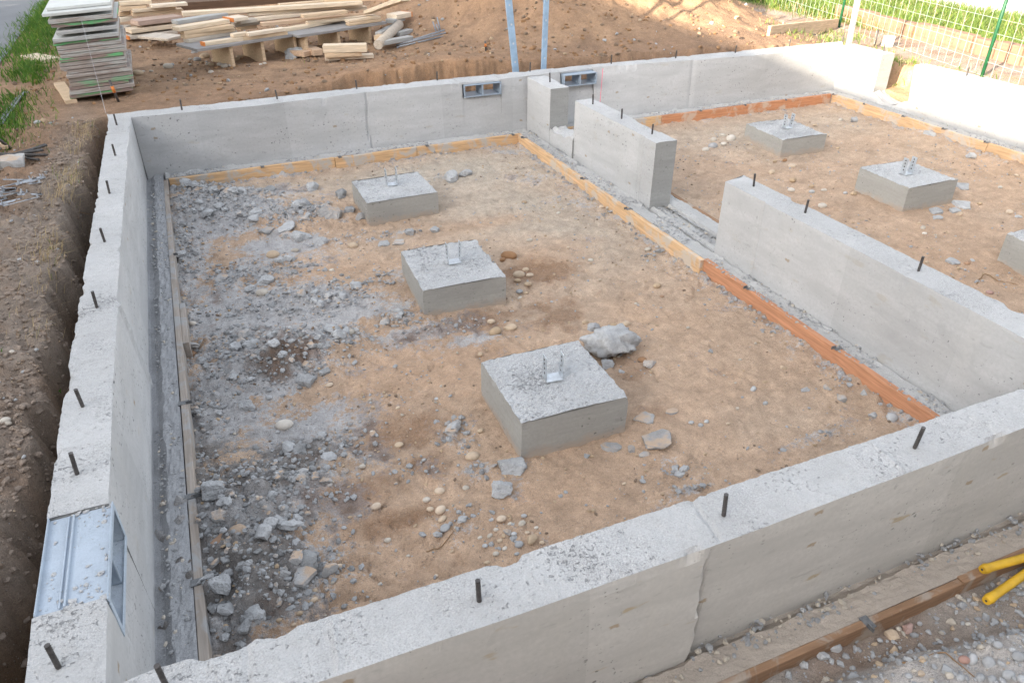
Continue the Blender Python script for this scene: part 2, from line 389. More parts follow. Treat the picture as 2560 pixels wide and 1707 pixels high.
def grade(x, y):
    right = sst(8.0, 9.6, x - .12 * (y - 6))
    g = .60 + .0 * x
    g = g * (1 - right) + .40 * right
    g = g + .13 * blob(x, y, 3.2, 7.1, 1.5, .45)
    # spoil heap
    n = fbm(x, y, .9, 4, 61)
    pile = 1.75 * np.exp(-(np.abs((x - 6.75) / (1.95 + .25 * n)) ** 2.4) - (np.abs((y - 11.6) / 3.0) ** 2.2))
    pile += .75 * blob(x, y, 4.6, 11.2, 1.3, 1.7) + .35 * blob(x, y, 5.6, 8.4, 1.4, .9)
    pile += .30 * blob(x, y, 2.6, 12.9, 3.0, .9)
    g = g + np.maximum(pile - .03, 0) * (1 + .42 * fbm(x, y, 1.3, 5, 71)) + .16 * np.maximum(fbm(x, y, 1.1, 4, 73), 0) * sst(6.7, 7.6, y) * sst(2.5, 4.0, x) * (1 - sst(8, 9, x))
    # near side: dug out, rising to a gravel heap at the photographer's feet
    near = sst(-.28, -.2, -y) * (1 - sst(.6, 2.4, -y))
    wl = sst(-1.2, -.3, x)
    hb = np.interp(x, HBX, HBY); gn = .045 + .03 * fbm(x, y, 4, 4, 66) + (.13 + .07 * fbm(x, y, 6, 3, 64)) * sst(.02, .16, hb - y) * sst(1.3, 2.0, x) + .10 * sst(.1, .6, hb - y)
    low = np.where(y < -.2, wl, 0)
    g = g * (1 - low) + gn * low + low * .5 * sst(.9, 2.4, -y)
    g = g - .12 * sst(-.9, -.2, x) * (x < XL) * (1 - sst(1.5, 4.2, y))
    return g
def g_out(x, y):
    dx = np.maximum(np.maximum(XL - x, x - XR), 0); dy = np.maximum(np.maximum(YN - y, y - YF), 0)
    d = np.hypot(dx, dy)
    w = edge_w(x, y) + .07 * fbm(x, y, 2.2, 3, 81) + .055 * fbm(x, y, 8, 3, 83) + .016 * fbm(x, y, 22, 3, 85) + .03 * fbm(x, y, 4.5, 3, 86)
    g = grade(x, y)
    rough = fbm(x, y, 3.2, 5, 91) * (.035 + .03 * sst(6.4, 7, y)) + fbm(x, y, 14, 4, 95) * .014 + fbm(x, y, 45, 2, 97) * .005
    steep = np.where((x < XL), .10, .12)
    t = sst(0, 1, np.clip((d - w + steep * .5) / steep, 0, 1))
    t = np.where(y < YN, np.where(x > -.5, 1, t), t)
    deep = .02 + .2 * (x > XR)
    z = deep + (g - deep) * t
    z = z + rough * (.6 + 1.2 * (t * (1 - t)) * 4) + np.where((x < XL) & (y < 6.2), np.abs(fbm(x, y, 6, 4, 99)) * .09 - .02 + np.abs(fbm(x, y, 19, 3, 98)) * .045, 0)
    return z
def gz(x, y):
    x = np.asarray(x, float); y = np.asarray(y, float)
    ins = (x > -.1) & (x < 8.42) & (y > -.1) & (y < 6.14)
    z = np.where(ins, g_in(x, y), g_out(x, y))
    road = sst(-1.30, -1.55, x + .03 * fbm(x, y, 1.5, 3, 5))
    z = z * (1 - road) + .585 * road
    return z
def gzs(x, y): return float(gz(np.array([x]), np.array([y]))[0])
def on_ground(px, py, z0=0.0):
    p = at(px, py, z0)
    for _ in range(6):
        p = at(px, py, gzs(p[0], p[1]))
    return p

def lines(segs):
    out = []
    for a, b, st in segs: out.append(np.arange(a, b - 1e-6, st))
    return np.concatenate(out + [[segs[-1][1]]])
gx = lines([(-60, -12, 4), (-12, -3, .5), (-3, -1.2, .08), (-1.2, -.15, .018), (-.15, 3.95, .0145), (3.95, 8.6, .026), (8.6, 11, .06), (11, 16, .25), (16, 70, 4)])
gy = lines([(-60, -8, 4), (-8, -1.2, .3), (-1.2, -.2, .022), (-.2, 3.6, .0145), (3.6, 6.3, .022), (6.3, 8, .03), (8, 14, .06), (14, 20, .3), (20, 90, 4)])
GX, GY = np.meshgrid(gx, gy)
GZ = gz(GX, GY)
V = np.stack([GX, GY, GZ], -1).reshape(-1, 3)
nx, ny = len(gx), len(gy)
I = np.arange(nx * ny).reshape(ny, nx)
Fq = np.stack([I[:-1, :-1], I[:-1, 1:], I[1:, 1:], I[1:, :-1]], -1).reshape(-1, 4)
# soil colour per point: what the soil is made of (tan fill, cement dust, damp earth, brown topsoil), plus shade painted into the trench and near-left rubble
x = GX.ravel(); y = GY.ravel()
tan = np.array([.485, .35, .25]); pale = np.array([.485, .42, .345]); dust = np.array([.42, .42, .425]); damp = np.array([.19, .105, .055])
orange = np.array([.36, .20, .105]); brown = np.array([.27, .175, .115]); topsoil = np.array([.275, .225, .185]); gravelc = np.array([.31, .27, .235])
n0 = fbm(x, y, 1.3, 5, 201); n1 = fbm(x, y, 4.5, 5, 211); n2 = fbm(x, y, 14, 4, 221)
def lerp(a, b, t): return a + (b - a) * t[:, None]
c = np.tile(tan, (len(x), 1))
c = lerp(c, pale, np.clip(.75 * blob(x, y, 3.1, 4.2, 1.0, 1.6) + .8 * blob(x, y, 2.2, 5.4, 1.6, .5) + .6 * blob(x, y, 6.5, 5.2, 2.0, .8) + .35 * n0, 0, 1))
DUSTY = [(560, 540, .7, .6, 1.), (440, 640, .35, 1.0, .9), (640, 780, .7, .4, 1.), (820, 790, .7, .28, .8), (660, 930, .5, .4, 1.), (520, 1020, .4, .5, 1.), (760, 1080, .45, .35, .95), (900, 1130, .3, .2, .6),
         (560, 1330, .45, .5, 1.), (700, 1240, .4, .35, .9), (600, 1500, .4, .3, .9), (1050, 830, .5, .16, .7), (1180, 850, .3, .1, .6), (1000, 700, .14, .25, .5), (1500, 520, .5, .5, .35), (1650, 600, .4, .4, .4), (1280, 380, .3, .12, .6),
         (1000, 1200, .4, .15, .35), (1290, 1200, .2, .1, .3), (700, 620, .5, .3, .8), (950, 600, .4, .1, .5), (1360, 440, .3, .2, .4)]
D = 0 * x
for px, py, rx, ry, w in DUSTY:
    p = at(px, py, 0); D = np.maximum(D, w * blob(x, y, p[0], p[1], rx, ry))
rr = rub(x, y)
D = np.clip(np.maximum(D, rr * .95) + .45 * n1 + .3 * n2, 0, 1)
inside = (x > -.1) & (x < 8.42) & (y > -.1) & (y < 6.14)
DAMP = [(1330, 680, .30, .12, 1.), (1250, 790, .55, .10, .8), (1400, 790, .15, .12, .9), (1000, 1075, .26, .13, 1.), (1060, 1150, .12, .12, .8), (880, 1230, .3, .08, .9), (1010, 1290, .25, .06, .8), (1640, 1040, .25, .1, .3), (900, 1000, .15, .3, .4),
        (690, 915, .16, .1, .6), (760, 920, .2, .07, .6), (1080, 560, .25, .06, .4), (1000, 1490, .4, .1, .25), (1560, 950, .15, .25, .45)]
DM = 0 * x
for px, py, rx, ry, w in DAMP:
    p = at(px, py, 0); DM = np.maximum(DM, .85 * w * blob(x, y, p[0], p[1], rx * 1.35, ry * 1.5))
ORG = [(1350, 650, .5, .35, .8), (1150, 900, .6, .4, .7), (1000, 960, .4, .3, .6), (850, 1000, .2, .3, .3), (950, 1400, .8, .5, .5), (1400, 1250, .6, .3, .5), (1200, 560, .5, .15, .6), (850, 680, .5, .15, .5), (470, 690, .3, .3, .5), (2330, 650, .9, .6, .6), (2050, 540, .6, .4, .5), (650, 1560, .4, .2, .5)]
OR = 0 * x
for px, py, rx, ry, w in ORG:
    p = at(px, py, 0); OR = np.maximum(OR, w * blob(x, y, p[0], p[1], rx, ry))
c = lerp(c, np.array([.45, .305, .205]), np.clip(OR + .3 * n1, 0, 1))
DD = D * inside
out = ~inside
cb = np.tile(brown, (len(x), 1))
cb = lerp(cb, np.array([.33, .215, .135]), np.clip(sst(6.9, 7.4, y) * (.7 + n1) + .5 * blob(x, y, -.9, 7, .6, 1.3), 0, 1))
cb = lerp(cb, np.array([.36, .22, .13]), np.clip(sst(3.6, 5.2, x) * sst(7.3, 9, y) * (.9 + .6 * n1) + blob(x, y, 3.0, 6.85, 1.4, .2), 0, 1))
cb = lerp(cb, topsoil, np.clip((x < -.2) * (1 - sst(3.2, 5.4, y)) * (.8 + .9 * n1) + (x < -.2) * blob(x, y, -.45, 4.5, .18, 2), 0, 1))
cb = lerp(cb, np.array([.17, .115, .075]), np.clip((x > -1) * (x < XR + .5) * (y > -.2) * sst(.42, .2, GZ.ravel()) * (x < 7), 0, 1))  # soil darkened towards the trench bottom, its shade put into the colour
cb = lerp(cb, np.array([.42, .27, .16]), np.clip((x > XR) * (y < 6), 0, 1).astype(float))
cb = lerp(cb, gravelc, np.clip((y < -.2) * (x > .3) * (.75 + .8 * n1), 0, 1))
cb = lerp(cb, np.array([.50, .465, .435]), np.clip((y < -.36) * (x > 1.2) * sst(.04, .09, GZ.ravel()) * (1.1 + .6 * n1), 0, 1))
cb = lerp(cb, np.array([.12, .15, .05]), np.clip(sst(10.7, 11.0, x) * (1 - sst(13.6, 13.9, x)), 0, 1))
cb = lerp(cb, np.array([.33, .26, .215]), np.clip(sst(9.2, 9.5, x) * (1 - sst(10.6, 10.9, x)) * (.8 + n1), 0, 1))
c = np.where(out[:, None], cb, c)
c = c * (1 + .18 * n2 + .12 * n1)[:, None]
c = np.clip(c, .02, .7)
me = np_mesh('ground', V, [Fq], smooth=True)
da = me.attributes.new('dust', 'FLOAT', 'POINT'); da.data.foreach_set('value', DD.astype(np.float32))
DK = 0 * x  # darker dust: moist rubble, with the shade of the near-left area painted in
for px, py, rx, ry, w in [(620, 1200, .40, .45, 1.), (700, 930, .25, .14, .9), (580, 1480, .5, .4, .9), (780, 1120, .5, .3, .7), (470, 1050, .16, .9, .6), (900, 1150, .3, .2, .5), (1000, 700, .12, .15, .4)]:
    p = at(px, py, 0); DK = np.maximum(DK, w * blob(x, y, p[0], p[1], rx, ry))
dk = me.attributes.new('moist_shade', 'FLOAT', 'POINT'); dk.data.foreach_set('value', (DK + .5 * n1 + .3 * n2).astype(np.float32))
dm_ = me.attributes.new('damp', 'FLOAT', 'POINT'); dm_.data.foreach_set('value', ((DM + .5 * n1 + .25 * n2) * inside).astype(np.float32))
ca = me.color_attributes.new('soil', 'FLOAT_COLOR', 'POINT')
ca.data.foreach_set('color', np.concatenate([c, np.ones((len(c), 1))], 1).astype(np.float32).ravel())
s = NT('soil', .97, .12); P = s.P()
soil = s.n('ShaderNodeVertexColor', _layer_name='soil').outputs[0]
at_d = s.n('ShaderNodeAttribute', _attribute_name='dust').outputs['Fac']; at_m = s.n('ShaderNodeAttribute', _attribute_name='moist_shade').outputs['Fac']
g1 = s.noise(P, 38, 5, .75); g2 = s.noise(P, 9, 5, .65)
df = s.mr(s.math('ADD', at_d, s.math('ADD', s.math('MULTIPLY', s.math('SUBTRACT', g1, .5), 1.5), s.math('MULTIPLY', s.math('SUBTRACT', g2, .5), .9))), .36, .62)
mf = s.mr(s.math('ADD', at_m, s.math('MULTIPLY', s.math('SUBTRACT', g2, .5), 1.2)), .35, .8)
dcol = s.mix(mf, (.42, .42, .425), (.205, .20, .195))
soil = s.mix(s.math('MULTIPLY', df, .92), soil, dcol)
at_w = s.n('ShaderNodeAttribute', _attribute_name='damp').outputs['Fac']
wf = s.mr(s.math('ADD', at_w, s.math('ADD', s.math('MULTIPLY', s.math('SUBTRACT', g2, .5), 1.1), s.math('MULTIPLY', s.math('SUBTRACT', g1, .5), .9))), .22, .70)
soil = s.mix(s.math('MULTIPLY', wf, .85), soil, s.mix(.68, soil, (.17, .085, .04)))
na = s.noise(P, 42, 5, .7); nb = s.noise(P, 150, 4, .7); nc = s.noise(P, 330, 2, .6)
ctr = s.math('MULTIPLY', s.math('MULTIPLY', s.mr(s.noise(P, 19, 4, .65), .34, .66, .90, 1.09), s.mr(s.noise(P, 6, 5, .65), .34, .66, .90, 1.09)), s.math('MULTIPLY', s.mr(s.noise(P, 66, 3, .7), .34, .66, .92, 1.07), s.mr(s.noise(P, 230, 2, .6), .32, .68, .82, 1.16)))
hv_ = s.n('ShaderNodeHueSaturation'); s.set(hv_.inputs['Color'], soil); s.set(hv_.inputs['Value'], ctr); soil = hv_.outputs[0]
col = s.mix(s.mr(na, .45, .72, 0, .22), soil, s.mix(.5, soil, (.05, .04, .035)))
sp = s.voro(P, 95); rnd = s.n('ShaderNodeSeparateColor', Color=sp.outputs['Color'])
pb = s.math('MULTIPLY', s.mr(sp.outputs['Distance'], .16, .30, 1, 0), s.mr(rnd.outputs[0], .70, .72))
col = s.mix(s.math('MULTIPLY', pb, .55), col, s.mix(rnd.outputs[1], (.46, .45, .44), (.30, .25, .19)))
col = s.mix(s.mr(nb, .55, .72, 0, .45), col, s.mix(.6, col, (.06, .05, .045)))
col = s.mix(s.mr(nb, .26, .40, .30, 0), col, (.55, .52, .48))
h = s.math('ADD', s.math('ADD', na, s.math('MULTIPLY', nb, .5)), s.math('MULTIPLY', pb, .5))
gz_ = s.math('ADD', h, 0)
M['soil'] = s.out(col, s.bump(h, 1.0, .012))
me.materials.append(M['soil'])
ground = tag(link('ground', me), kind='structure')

# road (asphalt) at the far left, pale path beyond the fence
s = NT('asphalt', .9, .3); P = s.P()
a1 = s.noise(P, 1.2, 4, .6); a2 = s.noise(P, 130, 3, .7)
col = s.mix(s.mr(a1, .3, .7), (.15, .155, .165), (.20, .205, .215)); col = s.mix(s.mr(a2, .5, .75, 0, .5), col, (.09, .09, .095))
M['asphalt'] = s.out(col, s.bump(a2, .5, .004))
ys = np.linspace(-20, 60, 320); e = -1.47 + .05 * fbm(ys, ys * 0, .8, 4, 5) - .012 * (ys - 9)
Vr = np.concatenate([np.stack([e, ys, ys * 0 + .604], 1), np.stack([ys * 0 - 8.0, ys, ys * 0 + .604], 1)])
k = len(ys); i = np.arange(k - 1)
road = tag(link('road', np_mesh('road', Vr, [np.stack([i + k, i, i + 1, i + 1 + k], 1)], [M['asphalt']])), kind='structure')
M['path'] = mat_flat('pale gravel path', (.60, .58, .55), .95, 0, .15, 25)
Vp = np.array([[13.9, -10, .43], [22, -10, .43], [22, 60, .43], [13.9, 60, .43]])
path = tag(link('path', np_mesh('path', Vp, [np.array([[0, 1, 2, 3]])], [M['path']])), kind='structure')

# ------------------------------------------------------------------ concrete walls lofted between four measured edges
def resample(pts, ts):
    P = np.array(pts, float); d = np.r_[0, np.cumsum(np.linalg.norm(np.diff(P, axis=0), axis=1))]; d /= d[-1]
    return np.stack([np.interp(ts, d, P[:, i]) for i in range(3)], 1)
def by_axis(pts, c, ax):
    P = np.array(pts, float); return np.stack([np.interp(c, P[:, ax], P[:, i]) if i != ax else c for i in range(3)], 1)
def loft(parts, ta, tb, ba, bb, u0, u1, ztop=None, step=.02, nv=8, nt=9, chip=1.0, rough=1.0, seed=0, side_off=None, cap0=True, cap1=True, topfn=None, ax=None, ma=None, mb=None):
    """a = one face (order bottom->top), b = the other.  Edges are (x,y,z) polylines; u0..u1 fraction of the length,
    or, with ax, coordinates along that axis; ma / mb stretch the coordinate towards the mitred corners"""
    if ax is None:
        L = np.linalg.norm(np.array(ta[-1]) - np.array(ta[0])) * (u1 - u0)
        n = max(2, int(L / step)) + 1
        ts = np.linspace(u0, u1, n)
        TA, TB, BA, BB = [resample(q, ts) for q in (ta, tb, ba, bb)]
    else:
        n = max(2, int((u1 - u0) / step)) + 1
        cs = np.linspace(u0, u1, n); xa_ = np.interp(cs, *ma) if ma else cs; xb_ = np.interp(cs, *mb) if mb else cs
        TA, BA = by_axis(ta, xa_, ax), by_axis(ba, xa_, ax); TB, BB = by_axis(tb, xb_, ax), by_axis(bb, xb_, ax)
    if ztop is not None: TA[:, 2] = ztop; TB[:, 2] = ztop
    s = np.linalg.norm(TA - np.array(ta[0]), axis=1) if ax is None else TA[:, ax].copy()
    cdir = (TB - TA); cdir[:, 2] = 0; cdir /= np.linalg.norm(cdir, axis=1)[:, None]
    def ch(ph):
        a = np.maximum(fbm(s, s * 0 + ph, 7, 4, seed + 1) - .22, 0) * .035 + np.abs(fbm(s, s * 0 + ph, 30, 3, seed + 2)) * .004
        return a * chip
    ca_, cb_ = ch(3.1), ch(8.7)
    rs_ = random.Random(seed); scores = [(s[0] + rs_.random() * (s[-1] - s[0]), rs_.choice((.004, .006, -.004))) for _ in range(int((s[-1] - s[0]) / .45))]
    cols = []
    for k in range(nv + 1):                      # face a, bottom to top
        f = k / nv
        p = BA * (1 - f) + TA * f
        w = fbm(s, s * 0 + f * 1.2, 2.2, 3, seed + 5) * .004
        p = p + cdir * w[:, None]
        if side_off is not None: p = p - cdir * side_off(s, f)[:, None]
        if k == nv: p = p + cdir * (ca_ * .8)[:, None]; p[:, 2] -= ca_
        if topfn is not None: p = p.copy(); p[:, 2] += topfn(s, 0.) * f
        cols.append(p)
    for k in range(1, nt):
        f = k / nt
        p = TA * (1 - f) + TB * f
        z = fbm(s, s * 0 + f * .2, 5, 3, seed + 9) * .006 + fbm(s, s * 0 + f * .2, 34, 3, seed + 11) * .003
        for q_, dz_ in scores: z = z - dz_ * np.exp(-((s - q_ - .02 * f) / .011) ** 2)
        p = p.copy(); p[:, 2] += z * rough
        if topfn is not None: p[:, 2] += topfn(s, f)
        if k in (1, nt - 1): p[:, 2] -= .25 * (ca_ if k == 1 else cb_)
        cols.append(p)
    for k in range(nv, -1, -1):
        f = k / nv
        p = BB * (1 - f) + TB * f
        w = fbm(s, s * 0 + f * 1.2, 2.2, 3, seed + 15) * .004
        p = p + cdir * w[:, None]
        if k == nv: p = p - cdir * (cb_ * .8)[:, None]; p[:, 2] -= cb_
        if topfn is not None: p = p.copy(); p[:, 2] += topfn(s, 1.) * f
        cols.append(p)
    m = len(cols)
    V = np.stack(cols, 1)                        # n, m, 3
    base = parts['n']; I = base + np.arange(n * m).reshape(n, m)
    q = np.stack([I[:-1, :-1], I[1:, :-1], I[1:, 1:], I[:-1, 1:]], -1)
    mi = np.zeros((n - 1, m - 1), int); mi[:, :nv] = 0; mi[:, nv:nv + nt] = 1; mi[:, nv + nt:] = 2
    parts['V'].append(V.reshape(-1, 3)); parts['Q'].append(q.reshape(-1, 4)); parts['mi'].append(mi.ravel())
    for end, on in ((0, cap0), (n - 1, cap1)):
        if not on: continue
        r = I[end]; lo = r[:nv + 1]; hi = r[nv + nt:][::-1]
        qq = np.stack([lo[:-1], lo[1:], hi[1:], hi[:-1]], 1)
        if end == 0: qq = qq[:, ::-1]
        parts['Q'].append(qq); parts['mi'].append(np.full(nv, 3))
        top = np.r_[lo[-1], r[nv + 1:nv + nt], hi[-1]]
        cen = (len(top)) // 2
        tr = [[top[0], top[j], top[j + 1]] for j in range(1, len(top) - 1)]
        tr = np.array(tr)
        if end == 0: tr = tr[:, ::-1]
        parts['T'].append(tr); parts['tm'].append(np.full(len(tr), 3))
    parts['n'] += n * m
def new_parts(): return dict(V=[], Q=[], mi=[], T=[], tm=[], n=0)
def wall_mesh(name, parts, mats):
    Q = np.concatenate(parts['Q']); mi = np.concatenate(parts['mi'])
    fs = [Q]
    if parts['T']: fs.append(np.concatenate(parts['T'])); mi = np.r_[mi, np.concatenate(parts['tm'])]
    return np_mesh(name, np.concatenate(parts['V']), fs, mats, mi)
def seg(pts, z): return [(*p, z) for p in pts]
def photo_edge(pxs, z): return [tuple(at(a, b, z)) for a, b in pxs]
def flip(o):
    me = o.data; bm = bmesh.new(); bm.from_mesh(me); bmesh.ops.recalc_face_normals(bm, faces=bm.faces[:]); bm.to_mesh(me); bm.free()

ST, SB = M['top'], None
sx, sy, sn, cut = M['side_x'], M['side_y'], M['side_near'], M['cut']

# left wall: a = inner face (x = 0), b = outer face
li = photo_edge([(268, 1640), (268, 1498), (271, 1281), (279, 1060), (288.7, 854), (303, 640), (318.6, 427), (329.5, 298)], ZT)
li = [(li[0][0], -.0, ZT)] + li[1:-1] + [(li[-1][0], 6.03, ZT)]
lo = photo_edge([(63, 1707), (79, 1555), (118, 1281), (148, 1060), (180, 854), (216, 640), (250, 427), (272, 293)], ZT)
lo = [(-.2, -.2, ZT)] + lo + [(-.2, 6.236, ZT)]; lo.sort(key=lambda q: q[1])
MO = ([0, .3, 5.7, 6.03], [-.2, .3, 5.7, 6.235])
lib = [(.0, 0, .0), (.002, 2.5, .0), (.0, 6.03, .0)]
lob = [(-.2, -.2, -.1), (-.2, 6.235, -.1)]
VL0, VL1 = .335, .765            # the vent in the left wall, along y
def uof(y): return (y - 0) / 6.03
wl = new_parts()
def fin(s, f):                   # thin raised seam of the formwork
    sm = 2.298 + .12 * (1 - f); return .018 * np.exp(-((s - sm) / .022) ** 2) - .008 * (s > sm)
loft(wl, li, lo, lib, lob, 0, VL0, ax=1, mb=MO, seed=1, side_off=fin, rough=1.3)
loft(wl, li, lo, lib, lob, VL0, VL1, ax=1, mb=MO, ztop=.475, seed=2, nv=5, chip=1.5)
loft(wl, li, lo, lib, lob, VL1, 6.03, ax=1, mb=MO, seed=3, rough=1.2, side_off=lambda s, f: fin(s + 0 * s, f))
W_LEFT = tag(link('foundation_wall', wall_mesh('left wall', wl, [sy, ST, sy, cut])), 'long concrete foundation wall on the left beside the trench, with a light blue vent', 'concrete wall')
flip(W_LEFT)

# near wall: a = outer face (towards the camera), b = inner
no = photo_edge([(790, 1707), (1280, 1540), (1600, 1428), (1920, 1314), (2240, 1193), (2560, 1069)], ZT)
no = [(-.2, -.205, ZT)] + [p for p in no] + [(8.52, -.2, ZT)]
ni = photo_edge([(389, 1669), (640, 1595), (940, 1502), (1280, 1393), (1600, 1288), (1920, 1181), (2240, 1077), (2560, 968)], ZT)
ni = [(-.0, ni[0][1] - .012, ZT)] + ni + [(8.32, 0, ZT)]
nob = [(-.2, -.2, .0), (1.4, -.2, .0), (3, -.2, .0), (8.52, -.2, .0)]
nib = [(0, 0, -.05), (8.32, 0, -.05)]
def step_panel(s, f):            # the left pour stands proud of the right one, with a torn edge
    e = 1.770 + .012 * (1 - f) + .022 * fbm(np.full_like(s, f * 3), s * 0, 5, 4, 77)
    k_ = 1 - f ** 3
    return k_ * (.030 * (s < e) - .014 * np.exp(-((s - e - .012) / .009) ** 2))
wn = new_parts()
loft(wn, no, ni, nob, nib, 0, 8.32, ax=0, ma=([0, .3, 8, 8.32], [-.2, .3, 8, 8.52]), seed=11, side_off=step_panel, step=.008, rough=1.4, chip=1.1, nv=14)
W_NEAR = tag(link('foundation_wall', wall_mesh('near wall', wn, [sn, ST, sx, cut])), 'nearest concrete foundation wall, crossing the bottom of the photo with a torn joint', 'concrete wall')
flip(W_NEAR)

# far wall with two vents at its top: a = inner face (y = 6.03), b = outer
fi = [(-.01, 6.03, ZT)] + photo_edge([(640, 264), (908, 231), (1280, 195), (1506, 167), (1920, 136), (2105, 114)], ZT)
fi[-1] = (8.33, fi[-1][1], ZT)
fo_ = [(-.19, 6.232, ZT)] + photo_edge([(640, 248), (893, 219), (1280, 181), (1528, 157), (1920, 121), (2116, 105)], ZT)
fo_[-1] = (8.52, 6.24, ZT)
fib = [(0, 6.03, .0), (8.32, 6.03, .0)]; fob = [(-.2, 6.24, -.1), (8.52, 6.24, -.1)]
wf = new_parts()
V1, V2 = (3.19, 3.63), (4.36, 4.79)
cutsx = [0, V1[0] / 8.32, V1[1] / 8.32, V2[0] / 8.32, V2[1] / 8.32, 1]
def fjoint(s, f): return .012 * (s < 2.145 + .012 * np.sin(f * 9)) - .012 * np.exp(-((s - 2.155 - .012 * np.sin(f * 9)) / .014) ** 2) - .010 * np.exp(-((s - 6.08) / .03) ** 2) + .004 * (s > 6.09)
off = 0
for k in range(5):
    loft(wf, fi, fo_, fib, fob, cutsx[k] * 8.32, cutsx[k + 1] * 8.32, ax=0, mb=([0, .3, 8, 8.32], [-.2, .3, 8, 8.52]), ztop=.505 if k in (1, 3) else None, seed=21 + k, nv=8, side_off=fjoint, rough=.9)
for k, (va, vb) in enumerate((V1, V2)):
    lin = lambda P_: [(q[0], q[1], .640) for q in P_]
    loft(wf, fi, fo_, lin(fi), lin(fo_), va - .02, vb + .02, ax=0, ztop=ZT - .001, seed=27 + k, nv=1, chip=.3, rough=.6)
W_FAR = tag(link('foundation_wall', wall_mesh('far wall', wf, [sx, ST, sx, cut])), 'farthest concrete foundation wall, with two small sheet-metal vents at its top', 'concrete wall')
flip(W_FAR)

# middle wall: long block with a low sill and a raised stub (one pour), and the near block beyond the doorway
def straight(name, x0, x1, y0, y1, zt, seed, parts, mats=None, zb=-.05, topfn=None, chip=.8, ends=(True, True), nv=8, rough=1.0, side_off=None):
    loft(parts, [(x0, y0, zt), (x0, y1, zt)], [(x1, y0, zt), (x1, y1, zt)], [(x0, y0, zb), (x0, y1, zb)], [(x1, y0, zb), (x1, y1, zb)], 0, 1,
         seed=seed, chip=chip, topfn=topfn, cap0=ends[0], cap1=ends[1], nv=nv, rough=rough, side_off=side_off)
wm = new_parts()
straight('b', 3.945, 4.14, 3.495, 4.945, ZT, 31, wm, side_off=lambda s, f: .008 * (s < .19) - .012 * np.exp(-((s - .20) / .016) ** 2))
straight('sill', 3.928, 4.131, 4.935, 5.465, .262, 33, wm, topfn=lambda s, f: .06 * sst(.2, .0, s) + .03 * fbm(s * 0 + f, s, 8, 3, 5), chip=1.8)
straight('a', 3.925, 4.135, 5.455, 6.03, ZT, 35, wm)
W_MID = tag(link('foundation_wall', wall_mesh('middle wall', wm, [sy, ST, sy, cut])), 'concrete dividing wall joined to the far wall, with a low sill beside its stub', 'concrete wall')
flip(W_MID)
wc = new_parts()
loft(wc, [(3.91, -.0, ZT), (3.912, 1.4, ZT), (3.905, 2.54, ZT)], [(4.115, 0, ZT), (4.12, 1.4, ZT), (4.112, 2.60, ZT)],
     [(3.92, 0, -.05), (3.915, 2.55, -.05)], [(4.12, 0, -.05), (4.115, 2.6, -.05)], 0, 1, seed=41, chip=1.0, rough=1.0, side_off=lambda s, f: .006 * (s < 2.11) - .010 * np.exp(-((s - 2.12) / .014) ** 2))
W_MIDN = tag(link('foundation_wall', wall_mesh('middle wall near block', wc, [sy, ST, sy, cut])), 'concrete dividing wall running into the nearest wall, on the camera side of the doorway gap', 'concrete wall')
flip(W_MIDN)

# right wall: far stub and the long piece, with a broken low notch between them
wd = new_parts()
straight('d', 8.32, 8.53, 5.385, 6.03, ZT, 51, wd)
straight('dfoot', 8.305, 8.525, 5.05, 5.395, .23, 52, wd, topfn=lambda s, f: -.085 * sst(.36, .10, s) + .015 * fbm(s, s * 0 + f, 9, 3, 5), chip=1.5, nv=4)
W_RD = tag(link('foundation_wall', wall_mesh('right wall stub', wd, [sy, ST, sy, cut])), 'sunlit concrete wall stub at the far right corner, broken off low beside a gap', 'concrete wall')
flip(W_RD)
we = new_parts()
loft(we, [(8.29, -.0, ZT), (8.25, 2, ZT), (8.215, 4.81, ZT)], [(8.47, 0, ZT), (8.44, 2, ZT), (8.41, 4.81, ZT)],
     [(8.32, 0, -.05), (8.32, 4.81, -.05)], [(8.52, 0, -.05), (8.52, 4.81, -.05)], 0, 1, seed=55, chip=.8)
straight('efoot', 8.308, 8.518, 4.80, 5.048, .235, 56, we, topfn=lambda s, f: -.09 * sst(.05, .25, s), chip=1, nv=4)
W_RE = tag(link('foundation_wall', wall_mesh('right wall', we, [sy, ST, sy, cut])), 'long sunlit concrete foundation wall along the right side, in front of the wire fence', 'concrete wall')
flip(W_RE)

